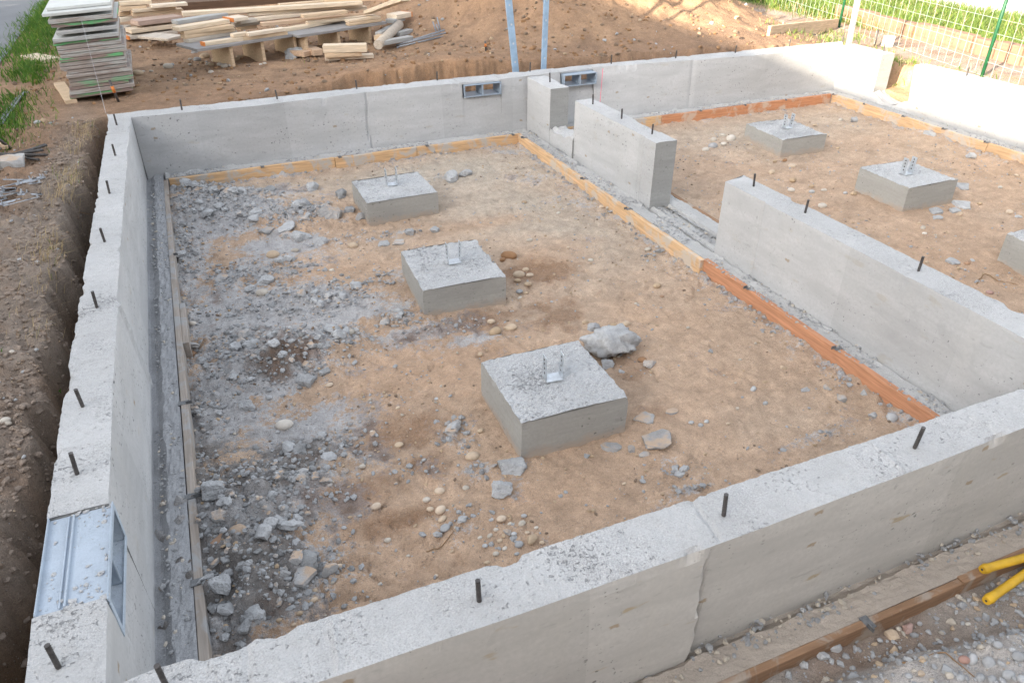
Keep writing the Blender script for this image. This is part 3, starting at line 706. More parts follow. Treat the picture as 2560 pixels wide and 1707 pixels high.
# ------------------------------------------------------------------ footings (strip with a shallow groove at the wall)
def footing(name, label, p0, p1, nrm, width, mats, zt=ZF, groove=.05, seed=0, lump=.004, ragged=0.0):
    """strip beside a wall: p0->p1 at the wall face, nrm towards the room"""
    p0 = np.array(p0); p1 = np.array(p1); L = np.linalg.norm(p1 - p0); n = int(L / .018) + 1
    s = np.linspace(0, L, n); d = (p1 - p0) / L; nr = np.array(nrm, float)
    w = [-.05, 0.004, groove * .45, groove * .62, groove + .012, groove + .018] + list(np.linspace(groove + .03, width, 7))
    cols = []
    for k, ww in enumerate(w):
        z = np.full(n, zt)
        if 0 < k < 4: z = z - (.035 if k < 3 else .03)
        z = z + fbm(s, s * 0 + ww * 5, 9, 4, seed) * lump * 2 + fbm(s, s * 0 + ww * 9, 40, 3, seed + 3) * lump * 1.6
        z = z + ragged * np.maximum(fbm(s, s * 0 + ww * 3, 14, 3, seed + 8) - .1, 0) * np.exp(-abs(ww - groove) / .05)
        jit = 0 if k != 4 else fbm(s, s * 0, 12, 3, seed + 5) * .012
        cols.append(np.stack([p0[0] + d[0] * s + nr[0] * (ww + jit), p0[1] + d[1] * s + nr[1] * (ww + jit), z], 1))
    last = cols[-1].copy(); last[:, 2] = -.15; cols.append(last)
    V = np.stack(cols, 1); m = len(cols); I = np.arange(n * m).reshape(n, m)
    q = np.stack([I[:-1, :-1], I[1:, :-1], I[1:, 1:], I[:-1, 1:]], -1).reshape(-1, 4)
    o = link(name, np_mesh(name, V.reshape(-1, 3), [q], mats)); tag(o, label, 'concrete footing'); flip(o); return o
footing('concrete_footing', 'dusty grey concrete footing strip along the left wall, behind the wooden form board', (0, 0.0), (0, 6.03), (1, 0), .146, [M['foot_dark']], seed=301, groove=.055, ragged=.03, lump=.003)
footing('concrete_footing', 'pale concrete footing strip under the far wall of the left room', (.165, 6.03), (3.77, 6.03), (0, -1), .13, [M['foot']], seed=302, groove=.0, ragged=.05)
footing('concrete_footing', 'concrete footing strip on the left room side of the dividing wall', (3.925, 0.0), (3.925, 6.03), (-1, 0), .148, [M['foot']], seed=303, groove=.02, ragged=.035, lump=.0025)
footing('concrete_footing', 'concrete footing strip on the right room side of the dividing wall', (4.12, 0.0), (4.12, 6.03), (1, 0), .15, [M['foot']], seed=304, groove=.0, ragged=.04)
footing('concrete_footing', 'pale concrete footing strip under the far wall of the right room', (4.28, 6.03), (8.14, 6.03), (0, -1), .13, [M['foot']], seed=305, groove=.0, ragged=.06)
footing('concrete_footing', 'concrete footing strip along the foot of the sunlit right wall', (8.32, 0.0), (8.32, 6.03), (-1, 0), .15, [M['foot']], seed=306, groove=.0, ragged=.06)
footing('concrete_footing', 'brownish concrete footing strip outside the nearest wall, edged by a wooden board', (-.2, -.2), (8.5, -.2), (0, -1), .155, [M['foot_near']], seed=307, groove=.035, ragged=.03, lump=.0022)
# doorway threshold between the two halves of the dividing wall
bt = new_parts()
straight('t', 3.93, 4.115, 2.58, 3.51, .098, 61, bt, topfn=lambda s, f: .02 * fbm(s, s * 0 + f * 2, 7, 4, 6), chip=.4, nv=2)
o = tag(link('door_threshold', wall_mesh('threshold', bt, [M['foot'], M['foot'], M['foot'], cut])), 'rough low concrete threshold in the doorway gap of the dividing wall', 'threshold'); flip(o)

# ------------------------------------------------------------------ form boards left in place along the footings
def plank(name, p0, p1, w, t, mat, side=None, label=None, cat='board', group=None, parent=None, bev=.003, ends=None, warp=0.0):
    """board lying from p0 to p1 (bottom front edge), w deep (away from the camera unless side given), t high"""
    p0 = Vector(p0); p1 = Vector(p1); d = p1 - p0; L = d.length; ex = d.normalized()
    up = Vector((0, 0, 1)); ey = up.cross(ex).normalized()
    if side is not None and ey.dot(Vector(side)) < 0: ex = -ex; p0, p1 = p1, p0; ey = -ey
    ez = ex.cross(ey)
    Mx = Matrix((ex, ey, ez)).transposed().to_4x4(); c = (p0 + p1) / 2; Mx.translation = c
    mb = MB(); mb.box((0, w / 2, t / 2), (L, w, t), bev=bev)
    if ends:
        for e in ends: mb.box((e * (L / 2), w / 2, t / 2), (.02, w + .004, t + .004), bev=.001, mi=1)
    if L > .8:
        bmesh.ops.bisect_plane
        for k in range(1, 6):
            bmesh.ops.bisect_plane(mb.bm, geom=mb.bm.verts[:] + mb.bm.edges[:] + mb.bm.faces[:], plane_co=(-L / 2 + L * k / 6, 0, 0), plane_no=(1, 0, 0))
        a1, a2 = random.uniform(-1, 1), random.uniform(-1, 1)
        for v in mb.bm.verts:
            u = v.co.x / L * 3
            v.co.y += .004 * a1 * math.sin(u * 2 + a2 * 3); v.co.z += .004 * a2 * math.sin(u * 1.7 + a1) + warp * (1 - (2 * v.co.x / L) ** 2)
    o = mb.build(name, [mat, M['orange']])
    o.matrix_world = Mx
    if parent is not None: o.parent = parent
    if label: tag(o, label, cat, group)
    return o
def strap(b, p, axis):
    """flat steel form strap folded over the board's top"""
    mb = MB(); q = b.matrix_world.inverted() @ Vector((*p[:2], ZF))
    mb.box((q.x, .019, q.z + .004), (.035, .055, .004)); mb.box((q.x, -.004, q.z - .018), (.03, .004, .045)); mb.box((q.x + .012, .045, q.z + .010), (.004, .03, .02))
    mb.build('form_strap', M['strap'], b)
BH = ZF + .06
def fb(label, x0, y0, x1, y1, side, mat, straps=(), w=.038, zt=ZF + .004):
    b = plank('form_board', (x0, y0, -.06), (x1, y1, -.06), w, zt + .06, mat, side, label, 'form board')
    bpy.context.view_layer.update()
    for s_ in straps: strap(b, at(*s_, ZF), 0)
    return b
yb = 5.884
xa = at(836, 404, .06)[0]; xb = at(1032, 372, .06)[0]
fb('pale form board at the far left corner of the left room, smeared with cement', .19, yb, xa - .004, yb, (0, -1, 0), M['wood_tan'], [(656, 418)])
fb('cement-smeared pale form board in the middle of the far side of the left room', xa, yb - .004, xb, yb - .004, (0, -1, 0), M['wood_tan'], [(847, 390)])
fb('clean pale form board under the vent at the far side of the left room', xb + .004, yb, 3.775, yb, (0, -1, 0), M['wood_tan'], [(1063, 361), (1275, 333)])
ym = at(1760, 650, ZF)[1]
fb('long pale form board on the left room side of the dividing wall', 3.770, ym, 3.774, yb - .04, (-1, 0, 0), M['wood_tan_y'], [(1316, 345), (1470, 447), (1582, 522)], w=.040)
fb('orange fir form board on the left room side of the dividing wall, nearest the camera', 3.797, .0, 3.800, ym + .01, (-1, 0, 0), M['wood_orange'], [(2095, 872), (1870, 722)], w=.040)
fb('cement-dusted form board along the left wall footing', .148, 0.0, .148, yb - .04, (1, 0, 0), M['wood_dusty'], [(452, 1010), (465, 1245), (480, 1460), (420, 640)], w=.036)
p, q = at(447, 757, ZF), at(459, 856, ZF)
fb('short cement-dusted offcut nailed inside the left form board', .186, q[1], .186, p[1], (1, 0, 0), M['wood_dusty'], w=.035, zt=ZF - .004)
xs = at(1646, 287, ZF)[0]
fb('short tan form board behind the dividing wall at the far side of the right room', 4.31, yb, xs - .003, yb, (0, -1, 0), M['wood_tan'])
fb('orange form board along the far side of the right room', xs, yb - .003, 8.13, yb - .003, (0, -1, 0), M['wood_orange_x'], [(1744, 275), (1850, 259), (1953, 247)])
yr = 3.6
fb('far piece of the pale orange form board along the sunlit right wall', 8.172, yr + .003, 8.172, yb - .04, (-1, 0, 0), M['wood_tan_y'], [(2094, 237), (2172, 261), (2265, 292)])
fb('near piece of the pale orange form board along the sunlit right wall', 8.175, .0, 8.175, yr, (-1, 0, 0), M['wood_tan_y'], [(2362, 324), (2462, 358)])
fb('brown form board edging the dividing wall footing in the right room', 4.27, .0, 4.27, yb, (1, 0, 0), M['wood_brown'])
xn = at(2395, 1437, ZF)[0]
fb('long brown form board outside the nearest wall, with a steel strap over it', .6, -.357, xn - .02, -.357, (0, -1, 0), M['wood_brown'], [(2160, 1548)], w=.030)
fb('brown form board outside the nearest wall, next to the yellow handles', xn - .014, -.353, 8.4, -.353, (0, -1, 0), M['wood_brown'], w=.036, zt=ZF + .008)

# ------------------------------------------------------------------ anchor rods set in the walls
def rod_mesh():
    mb = MB(); zz = np.linspace(-.04, .092, 34)
    mb.tube([(0, 0, z) for z in zz], [.0082 if k % 2 else .0070 for k in range(34)], 10)
    bmesh.ops.recalc_face_normals(mb.bm, faces=mb.bm.faces[:]); me = bpy.data.meshes.new('anchor_rod'); mb.bm.to_mesh(me); mb.bm.free(); me.materials.append(M['rebar']); return me
RODME = rod_mesh()
def rods(wall, pts):
    for px, py in pts:
        p = at(px, py, ZT)
        o = link('anchor_rod', RODME, wall, p); o.rotation_euler = (random.uniform(-.05, .05), random.uniform(-.05, .05), random.random() * 6)
        o.scale = (1, 1, random.uniform(.92, 1.08))
rods(W_LEFT, [(292, 313), (288, 388), (274, 484), (262, 605), (243, 770), (207, 1016), (193, 1184), (147, 1668)])
rods(W_NEAR, [(415, 1712), (1198, 1502), (1809, 1288), (2287, 1118)])
rods(W_FAR, [(455, 275), (693, 248), (892, 223), (1093, 202), (1325, 179), (1528, 160), (1689, 146), (1838, 133), (1973, 118), (2107, 105)])
rods(W_MID, [(1375, 206), (1482, 261), (1554, 297), (1630, 336)])
rods(W_MIDN, [(1884, 466), (2013, 531), (2296, 677)])
rods(W_RD, [(2209, 129)]); rods(W_RE, [(2416, 190)])
# chalk line and paint on the far wall
mb = MB(); a = aty(1506, 169, 6.03); b = aty(1499, 256, 6.03)
mb.box(((a[0] + b[0]) / 2, 6.0195, (a[2] + b[2]) / 2 - .01), (.007, .004, (a[2] - b[2])), rot=(0, .03, 0)); mb.build('chalk_line', M['pink'], W_FAR)

# ------------------------------------------------------------------ sheet metal vents
def vent(parent, c, w, d, zb, zt, axis, label, mat, rib=True):
    """open box w wide through a wall d thick; built along x, turned for axis=1"""
    mb = MB(); h = zt - zb; t = .006
    rot = Matrix.Rotation(math.pi / 2, 3, 'Z') if axis else Matrix.Identity(3)
    def bx(x, y, z, sx_, sy_, sz_, mi=0, r=None):
        p = rot @ Vector((x, y, z)); mb.box((c[0] + p.x, c[1] + p.y, zb + p.z), (sx_, sy_, sz_), rot=(rot @ (r.to_matrix() if r else Matrix.Identity(3))), bev=.0015, mi=mi)
    bx(0, 0, t / 2, w - .004, d, t); bx(0, 0, h - t / 2, w - .004, d + .006, t)
    bx(-w / 2 + t / 2 + .002, 0, h / 2, t, d, h - 2 * t); bx(w / 2 - t / 2 - .002, 0, h / 2, t, d, h - 2 * t)
    for sgn in (-1, 1):          # flanges standing proud of both faces
        y_ = sgn * (d / 2 + (.003 if rib else -.001))
        fl = .022 if rib else .010
        bx(0, y_, .004, w + .02, .005, fl); bx(0, y_, h - .004, w + .02, .005, fl)
        bx(-w / 2 - .002, y_, h / 2, fl, .005, h - .034); bx(w / 2 + .002, y_, h / 2, fl, .005, h - .034)
    if rib:
        bx(0, .02, h + .004, w - .02, .006, .010); bx(0, .035, h + .003, w - .02, .006, .008); bx(0, d / 2 + .002, h + .006, w, .004, .016); bx(0, -d / 2 - .002, h + .004, w, .004, .012)
    v = mb.build('vent', [mat], parent); v['label'] = label
    mb = MB()
    for q in (0.0,):
        p = rot @ Vector((q, 0, h / 2)); mb.box((c[0] + p.x, c[1] + p.y, zb + p.z), (.016, d * .96, h - 2 * t - .002), rot=rot, bev=.002)
    mb.build('vent_divider', M['galv_blue'], v)
    return v
vent(W_FAR, ((V1[0] + V1[1]) / 2, 6.135), V1[1] - V1[0] - .03, .205, .512, .637, 0, 'blue grey metal vent in the far wall, left of the dividing wall', M['galv_blue'], False)
vent(W_FAR, ((V2[0] + V2[1]) / 2, 6.135), V2[1] - V2[0] - .03, .205, .512, .637, 0, 'blue grey metal vent in the far wall, just right of the dividing wall', M['galv_blue'], False)
vL = vent(W_LEFT, (-.098, (VL0 + VL1) / 2), VL1 - VL0 - .004, .19, .485, .652, 1, 'light blue sheet-metal vent splashed with cement', M['galv_dusty'])

# ------------------------------------------------------------------ concrete pads with post bases
def post_base(parent, x, y, z, rot, h=.15):
    mb = MB(); mb.box((0, 0, .006), (.092, .075, .008), bev=.001)
    pl = mb.build('post_base', M['galv'], parent); pl.location = (x, y, z); pl.rotation_euler = (0, 0, rot)
    for s_ in (-1, 1):
        mb = MB(); mb.box((s_ * .046, 0, h / 2 + .002), (.004, .055, h), rot=(0, s_ * .035, 0), bev=.001)
        for zz in (.045, .075, .105, .13): mb.tube([(s_ * (.0435 + (zz - h / 2) * .035), .0, zz), (s_ * (.0495 + (zz - h / 2) * .035), .0, zz)], .0065, 8, mi=1)
        mb.build('upright', [M['galv'], M['rebar']], pl)
    return pl
PADS = [((2.0153, 4.6104, .6206, .5707, .0074, .189), 'farthest concrete pad in the left room, set among grey rubble', (980, 464)),
        ((1.9779, 2.9548, .5786, .6388, -.0501, .2024), 'middle concrete pad of the three in the left room', (1135, 658)),
        ((2.0055, 1.3883, .5958, .5921, -.0185, .2245), 'nearest concrete pad in the left room, beside a large grey concrete lump', (1382, 948)),
        ((6.4007, 4.7004, .56, .64, -.0451, .1678), 'farthest concrete pad in the right room', (1968, 322)),
        ((6.342, 3.0247, .565, .575, -.0301, .2189), 'middle concrete pad in the right room, with broken slabs at its corner', (2265, 437)),
        ((6.18, 1.42, .58, .58, -.03, .245), 'concrete pad cut off by the right edge of the photo', None)]
CR = []
def pad(i, P, label, pb):
    x, y, a, b, t, zt = P; c, s_ = math.cos(t), math.sin(t)
    def co(u, v, z): u *= a / 2; v *= b / 2; return (c * u - s_ * v, s_ * u + c * v, z)
    root = empty('concrete_pad', (x, y, 0), label, 'concrete pad', 'concrete post pads')
    pp = new_parts()
    loft(pp, [co(-1, -1, zt), co(-1, 1, zt)], [co(1, -1, zt), co(1, 1, zt)], [co(-1, -1, -.08), co(-1, 1, -.08)], [co(1, -1, -.08), co(1, 1, -.08)], 0, 1, step=.015, nv=8, nt=30, seed=400 + i * 20, chip=.8, rough=.9, topfn=lambda s, f: .010 * np.abs(fbm(s + 3.1 * i, np.full_like(s, f * .6), 26, 3, 7 + i)) + .012 * np.maximum(fbm(s, np.full_like(s, f * .6), 60, 2, 9 + i), -.1))
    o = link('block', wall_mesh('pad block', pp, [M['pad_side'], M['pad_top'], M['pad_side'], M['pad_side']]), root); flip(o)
    r = np.random.default_rng(i); n_ = 170; e_ = r.integers(0, 4, n_); u_ = r.uniform(-1.04, 1.04, n_); o_ = 1.0 + np.abs(r.normal(0, .05, n_))
    uv = np.where((e_ < 2)[:, None], np.stack([u_, np.where(e_ == 0, -o_, o_)], 1), np.stack([np.where(e_ == 2, -o_, o_), u_], 1))
    pp_ = np.array([co(a_, b_, 0) for a_, b_ in uv]); pp_[:, 2] = gz(pp_[:, 0], pp_[:, 1]) + .002; CR.append(pp_)
    if pb: q = at(*pb, zt); q = (q[0] - x, q[1] - y)
    else: q = (0, 0)
    post_base(root, q[0], q[1], zt + .006, t + (-.1 if i == 2 else 0))
for i, (P_, l_, b_) in enumerate(PADS): pad(i, P_, l_, b_)

# ------------------------------------------------------------------ stones and broken concrete
def ico(sub):
    bm = bmesh.new(); bmesh.ops.create_icosphere(bm, subdivisions=sub, radius=1); bm.verts.ensure_lookup_table()
    V = np.array([v.co[:] for v in bm.verts]); F = np.array([[v.index for v in f.verts] for f in bm.faces]); bm.free(); return V, F
ICO = {k: ico(k) for k in (1, 2, 3, 4)}
def n3(V, f, s, o=3): return (fbm(V[:, 0] + V[:, 2] * 1.37, V[:, 1] - V[:, 2] * .83, f, o, s) + fbm(V[:, 1] + V[:, 0] * .61, V[:, 2] + V[:, 0] * .7, f, o, s + 50)) * .7
def stone_shape(kind, seed, sub=3):
    r = np.random.default_rng(seed); V, F = ICO[sub]; V = V.copy()
    def cuts(n, lo, hi, flat=None):
        nonlocal V
        for _ in range(n):
            d = r.normal(size=3); 
            if flat is not None: d[2] *= flat
            d /= np.linalg.norm(d); h = r.uniform(lo, hi); t = V @ d
            V = V - np.where(t > h, (t - h), 0)[:, None] * d * .93
    if kind == 'p':
        V = V * np.array([1, r.uniform(.62, .85), r.uniform(.5, .66)]); V *= (1 + .16 * n3(V, .8, seed, 2))[:, None]; cuts(2, .75, .95)
    elif kind == 'c':
        cuts(9, .50, .85); V = V * np.array([1, r.uniform(.65, .9), r.uniform(.55, .75)])
        V *= (1 + .20 * n3(V, 1.3, seed, 3) + .16 * np.abs(n3(V, 3.5, seed + 3, 3)) + .10 * n3(V, 9, seed + 5, 3))[:, None]
    elif kind == 's':
        cuts(8, .50, .95, .12); V = V * np.array([1, r.uniform(.65, .9), .34]); z = np.clip(V[:, 2], -.18, .18); V[:, 2] = z + (V[:, 2] - z) * .15
        V *= (1 + .14 * n3(V, 1.8, seed, 3) + .07 * n3(V, 7, seed, 3))[:, None]
    else:
        cuts(12, .50, .85); V = V * np.array([1, r.uniform(.7, .9), r.uniform(.6, .75)]); V *= (1 + .06 * n3(V, 3, seed, 3) + .035 * n3(V, 9, seed, 2))[:, None]
    V[:, :2] /= np.abs(V[:, 0]).max()
    return V, F
M['st_tan'] = mat_stone('tan stone', (.47, .365, .26), None, .12, .15); M['st_gray'] = mat_stone('grey stone', (.39, .395, .40), None, .2, .3)
M['st_white'] = mat_stone('pale stone', (.48, .435, .375), None, .1, .15); M['st_brown'] = mat_stone('brown stone', (.33, .20, .12), None, .15, .3)
M['st_pink'] = mat_stone('pink stone', (.38, .24, .20), None, .2, .3)
M['rb_gray'] = mat_stone('grey concrete lump', (.36, .365, .37), None, .50, .9); M['rb_light'] = mat_stone('pale grey concrete lump', (.395, .40, .405), None, .55, 1.0)
M['rb_tan'] = mat_stone('tan dusted concrete lump', (.38, .375, .37), (.46, .335, .235), .35, .8)
M['rb_dark'] = mat_stone('dark damp clod', (.26, .262, .262), None, .45, 1.0)
CMAT = dict(t='st_tan', g='st_gray', w='st_white', b='st_brown', k='st_pink', G='rb_light', T='rb_tan', D='rb_dark')
CN = dict(t='tan', g='grey', w='pale', b='brown', k='pinkish', G='grey', T='tan-dusted', D='dark grey')
KN = dict(p='pebble', c='concrete lump', s='flat slab', a='angular stone')
KNAME = dict(p='pebble', c='concrete_chunk', s='concrete_slab_piece', a='stone')
_sc = {}
def stone_me(kind, col, var):
    k = (kind, col, var)
    if k not in _sc:
        V, F = stone_shape(kind, 1000 + var * 37 + ord(kind), 3 if kind == 'p' else 4)
        _sc[k] = np_mesh(KNAME[kind], V, [F], [M[CMAT[col]]], None, kind == 'p')
    return _sc[k]
STONES = []     # px, py, width px, kind, colour, explicit label
def S(lst):
    for e in lst.split(';'):
        e = e.strip()
        if not e: continue
        a = e.split(','); STONES.append((float(a[0]), float(a[1]), float(a[2]), a[3].strip()[0], a[3].strip()[1], a[4].strip() if len(a) > 4 else None))
S("""820,540,74,cT,large tan-topped concrete lump left of the farthest left-room pad;853,490,42,cD;878,528,34,cG;904,546,34,aT,small tan-faced stone against the left corner of the farthest left-room pad;
780,473,46,cG;757,514,46,cG;768,544,28,cG;717,570,58,sG;670,578,52,sT;711,593,28,cT;753,596,54,cG;798,609,46,cG;738,628,20,pw;682,641,38,pt;719,650,34,cG;662,707,50,cG;655,735,34,pw,pale oval pebble in front of the grey rubble left of the middle pad;
1130,450,56,cG,larger of two grey lumps right of the farthest left-room pad;1163,437,38,cG,smaller of two grey lumps right of the farthest left-room pad;1088,579,32,cG;1025,586,34,cG;960,611,44,sG;998,607,42,sT;882,617,28,pt;829,677,14,pw;
875,835,29,pw,round pale pebble on grey dust left of the middle pad;1238,832,35,pt,tan oval pebble in front of the middle pad;1277,822,33,pt;1228,806,21,pt;1273,643,42,pb;1257,651,18,pb;
1314,676,18,pt;1297,690,31,pt;1325,690,21,pt;1294,703,18,pt;1320,712,21,pt;1298,731,22,pg;1315,734,14,pt;1300,746,13,pw;
1396,534,13,pw;1398,494,12,pg;1311,507,15,pt;1324,602,16,pw;1477,652,15,pw;1619,625,17,pw;1647,628,21,cG;1504,519,15,pt;1520,521,14,pw;1643,716,24,pt,single tan pebble on open dirt left of the orange form board;1654,743,13,pb;
1464,808,21,pt;1480,826,46,cG;1533,816,24,pt;1565,812,25,pt;1555,831,26,pt;1605,902,25,pb;1622,912,44,cT;1515,912,40,cG;1553,930,19,ag;
1615,1047,68,sT,tan flat slab leaning against the right side of the nearest pad;1646,1100,88,sT,broad grey flat slab right of the nearest pad;1527,1119,58,sT;1612,1137,32,sT;1578,1125,31,cT;1679,1030,38,sT;
1275,1170,88,cG,rough grey slab-like lump in front of the nearest pad;1250,1225,68,cG,crumbling grey lump in front of the nearest pad;
711,1066,46,pw,large white oval stone on the grey dust in the left room;694,1081,13,pg;824,964,20,pt;988,917,15,pg;1091,998,13,pg;995,1021,13,pt;997,1114,25,pt;1182,1143,38,pt,largest tan pebble left of the nearest pad;906,1167,18,pw;752,1198,46,cT;818,1200,52,cT;
1100,1229,29,pt;941,1267,28,pt;1164,1221,20,pw;1067,1250,21,pw;1102,1276,31,pt;1076,1274,20,pt;1201,1078,19,pt;1201,887,17,pt;768,957,58,cG,grey lump at the front of the crushed mound;673,995,18,pg;814,930,34,cG;
528,1227,70,cG;617,1020,52,cG;469,888,46,sb,flat oval brown slab beside the left form board;480,753,56,st,flat tan chip leaning on the left form board;483,811,20,pw;549,1296,58,cT;560,1354,72,sb,broken brown slab in the rubble beside the left form board;602,1331,56,aT;551,1464,78,cG,largest rubble lump beside the near end of the left form board;542,1522,46,cG;
615,1564,52,cG;563,1543,19,pt;564,1564,13,pt;824,1428,48,aT,angular dust-topped stone at the edge of the near rubble;848,1416,20,pt;759,1438,70,sT;712,1434,32,aT;743,1404,38,aT;772,1405,22,aT;701,1479,34,cG;786,1477,19,pt;786,1500,20,pt;750,1533,16,pt;698,1551,16,pt;735,1562,13,pt;
970,1351,20,pw;1112,1322,31,pg;1106,1299,24,pt;1254,1298,28,pt;1218,1407,16,pt;1328,1350,36,at;1298,1362,26,pg;1355,1357,15,pt;675,1315,56,cG;1305,1310,22,pw;1270,1330,18,pw;1250,1352,17,pt;1285,1335,16,pg;1240,1325,14,pw;1225,1340,18,pw;1262,1372,16,pw;1240,1385,18,pw;1212,1365,16,pg;1318,1332,14,pt;1275,1310,14,pw;1200,1345,14,pw;1292,1385,14,pg;1310,1290,16,pg;1340,1320,13,pw;1228,1300,15,pg;
1827,350,29,pw;1808,362,18,pw;1782,368,27,pg;1764,376,19,pw;1784,351,17,pw;1806,340,17,pw;2319,340,38,cG;2201,297,22,cG;2134,303,27,cG;2101,302,15,pw;2428,392,30,cG;2036,314,11,pt;2095,372,14,pt;1980,417,19,pt;1937,405,14,pt;1962,402,13,pb;
1982,452,21,pt;1978,477,19,pw;2029,467,15,pt;2029,481,15,pg;2060,477,15,pw;2055,517,24,pw,pale oval pebble behind the near block of the dividing wall;2113,484,14,pg;2134,486,18,pt;1929,433,21,pt;2406,468,40,sG,grey slab piece against the right corner of the middle right-room pad;2405,514,52,sG,thin grey slab in front of the middle right-room pad;2338,530,48,sG;2386,528,40,sG;2398,537,20,pt;2448,510,16,pt;2522,532,20,pt;2546,543,28,sG;
2473,733,20,pk;2380,654,40,sG;2417,660,17,pb;2432,653,17,cG;2396,672,13,pt;2317,657,13,pt;2307,571,16,pw;2311,585,14,pw;2343,545,36,sG;2277,618,12,pg;2297,559,12,pt;2500,470,14,pw;2540,440,14,pt;2210,420,12,pw;
2183,1040,27,cG;2229,1047,35,pg,grey pebble nearest to the inner edge of the near wall;2104,1000,32,cT;2159,983,25,cG;2100,932,19,cG;1958,921,20,at;2012,976,22,cG;2068,971,25,cT;1777,879,17,cG;1809,940,12,pw;1883,974,20,pg;1728,1057,16,pg;1766,1055,15,pg;1751,1064,16,pg;1913,1009,15,pg;1466,1140,20,sG;1699,1186,35,sG;1672,1186,24,sT;
1560,1210,12,pt;1400,1240,15,cG;1850,900,10,pw;1720,820,11,pw;1930,840,10,pt;1590,760,10,pw;1420,620,10,pt;1500,700,9,pt;1820,1060,12,pt;1060,1150,13,pg;930,1080,12,pw;860,1320,14,pg;900,1290,13,pg;1020,1390,12,pw;1090,1440,14,pt;950,1460,12,pw;1130,1380,13,pt""")
NEARP = """2270,1573,36,ak,pinkish stone in the gravel beside the outer form board;2229,1589,32,at;2246,1572,17,pw;2390,1468,28,ag;2375,1468,19,ag;2356,1484,24,ag;2303,1501,20,ag;2306,1651,26,at,yellowish pebble on the near gravel heap;2410,1650,30,pk;2304,1685,24,at;2367,1676,30,ag;2471,1660,40,pg;2430,1649,34,pg;2493,1613,28,pg;2544,1643,36,pg;2090,1622,42,ag,sharp grey shard standing beside the outer form board;2055,1640,38,cG;2131,1691,32,ag;
2230,1540,20,cG;2180,1570,22,cG;2330,1490,16,ag;2420,1500,16,ag;2340,1545,18,ag;2300,1560,17,ag;2390,1530,14,ag;2520,1690,36,pg;2450,1695,30,pg;2400,1695,26,pg;2555,1700,30,pg;2340,1640,18,pg;2510,1560,16,pg;2450,1590,20,pg;2550,1590,22,pg;2390,1600,16,pg;2480,1700,28,pg;2330,1700,20,pw;2270,1690,22,pg;2010,1665,30,cG;1970,1690,24,cG;2100,1660,24,cG;1900,1690,24,cG;2180,1640,16,ag;2250,1620,14,ag;2480,1560,14,ag;2420,1560,15,pw;2530,1625,18,pg;2345,1600,13,pw;2140,1600,20,cG"""
S(NEARP)
S("""733,141,60,cG,grey concrete lump in front of the lumber pile;901,112,46,at,large tan boulder under the front edge of the right lumber deck;513,145,27,pt;494,152,21,pg;487,133,20,ag;540,154,22,pt;528,165,17,pt;550,164,18,pw;562,168,19,pw;579,166,18,pw;521,162,15,pw;590,152,20,pt;599,146,18,pt;475,163,11,pw;476,150,12,pw;421,170,26,pw;346,187,30,pt;358,181,11,pw;379,180,12,pw;528,183,16,pw;652,163,10,pw;662,160,10,pw;945,130,18,pt;1072,127,12,pw;1025,140,22,pt;
1655,98,17,pt,round tan stone on the dirt bank behind the far wall;1546,114,13,pt;1384,131,19,pt;1550,60,10,cT;1600,52,10,pt;1480,75,9,pt;1600,90,12,cT;1760,110,14,cT;1780,60,16,cT;93,308,17,pg;90,705,34,cG,white cement lump on the left bank beside the trench;15,1053,28,pw;95,1020,20,cG;140,1080,36,pt,rounded stone stuck in the trench bank beside the left wall;60,930,14,pg;20,1060,20,pw;70,1230,16,pg;40,1000,14,pg;95,1270,14,pg;30,880,14,pw;1480,45,9,pt;1680,60,10,pt;1430,100,10,pt;1240,60,10,pt;1180,40,10,pt;1700,95,10,pt;1660,120,12,pt""")
placed = []
for k, (px, py, w, kd, cl, lab) in enumerate(STONES):
    p = on_ground(px, py); sc = w * depth(p) / FPX / 2
    zz = {'s': .06, 'c': .16, 'a': .22, 'p': .22}[kd] * sc
    r_ = random.Random(k)
    o = link(KNAME[kd], stone_me(kd, cl, r_.randrange(6)), None, (p[0], p[1], p[2] + zz)); o.scale = (sc, sc, sc * r_.uniform(.85, 1.1))
    o.rotation_euler = (r_.uniform(-.15, .15), r_.uniform(-.15, .15), r_.uniform(-.5, .5) if kd != 'c' else r_.uniform(0, 6.28))
    placed.append([o, px, py, w, kd, cl, lab, p])
# the biggest lump is its own shape
p = on_ground(1540, 893)
def big_lump():
    V, F = ICO[4]; V = V.copy(); r = np.random.default_rng(5)
    for d, h in [((0, 0, 1), .62), ((.3, -.8, .5), .72), ((-.8, -.4, .35), .75), ((.75, .2, .6), .72), ((.9, -.4, -.2), .8), ((-.3, .8, .5), .75), ((-.6, .1, .8), .74), ((0, 0, -1), .5), ((.2, -.6, -.7), .6)]:
        d = np.array(d) / np.linalg.norm(d); t = V @ d; V = V - np.where(t > h, t - h, 0)[:, None] * d * .9
    V = V * np.array([1.12, .72, .74]); V *= (1 + .30 * n3(V, 1.5, 5, 3) + .42 * np.abs(n3(V, 3.2, 9, 4)) + .26 * n3(V, 10, 19, 3))[:, None]
    return np_mesh('concrete_chunk', V, [F], [M['rb_light']], None, True)
o = link('concrete_chunk', big_lump(), None, (p[0], p[1] + .06, p[2] + .07)); o.scale = (.155,) * 3; o.rotation_euler = (0, .08, -.15)
tag(o, 'largest grey concrete lump, propped at the right corner of the nearest pad', 'concrete lump')

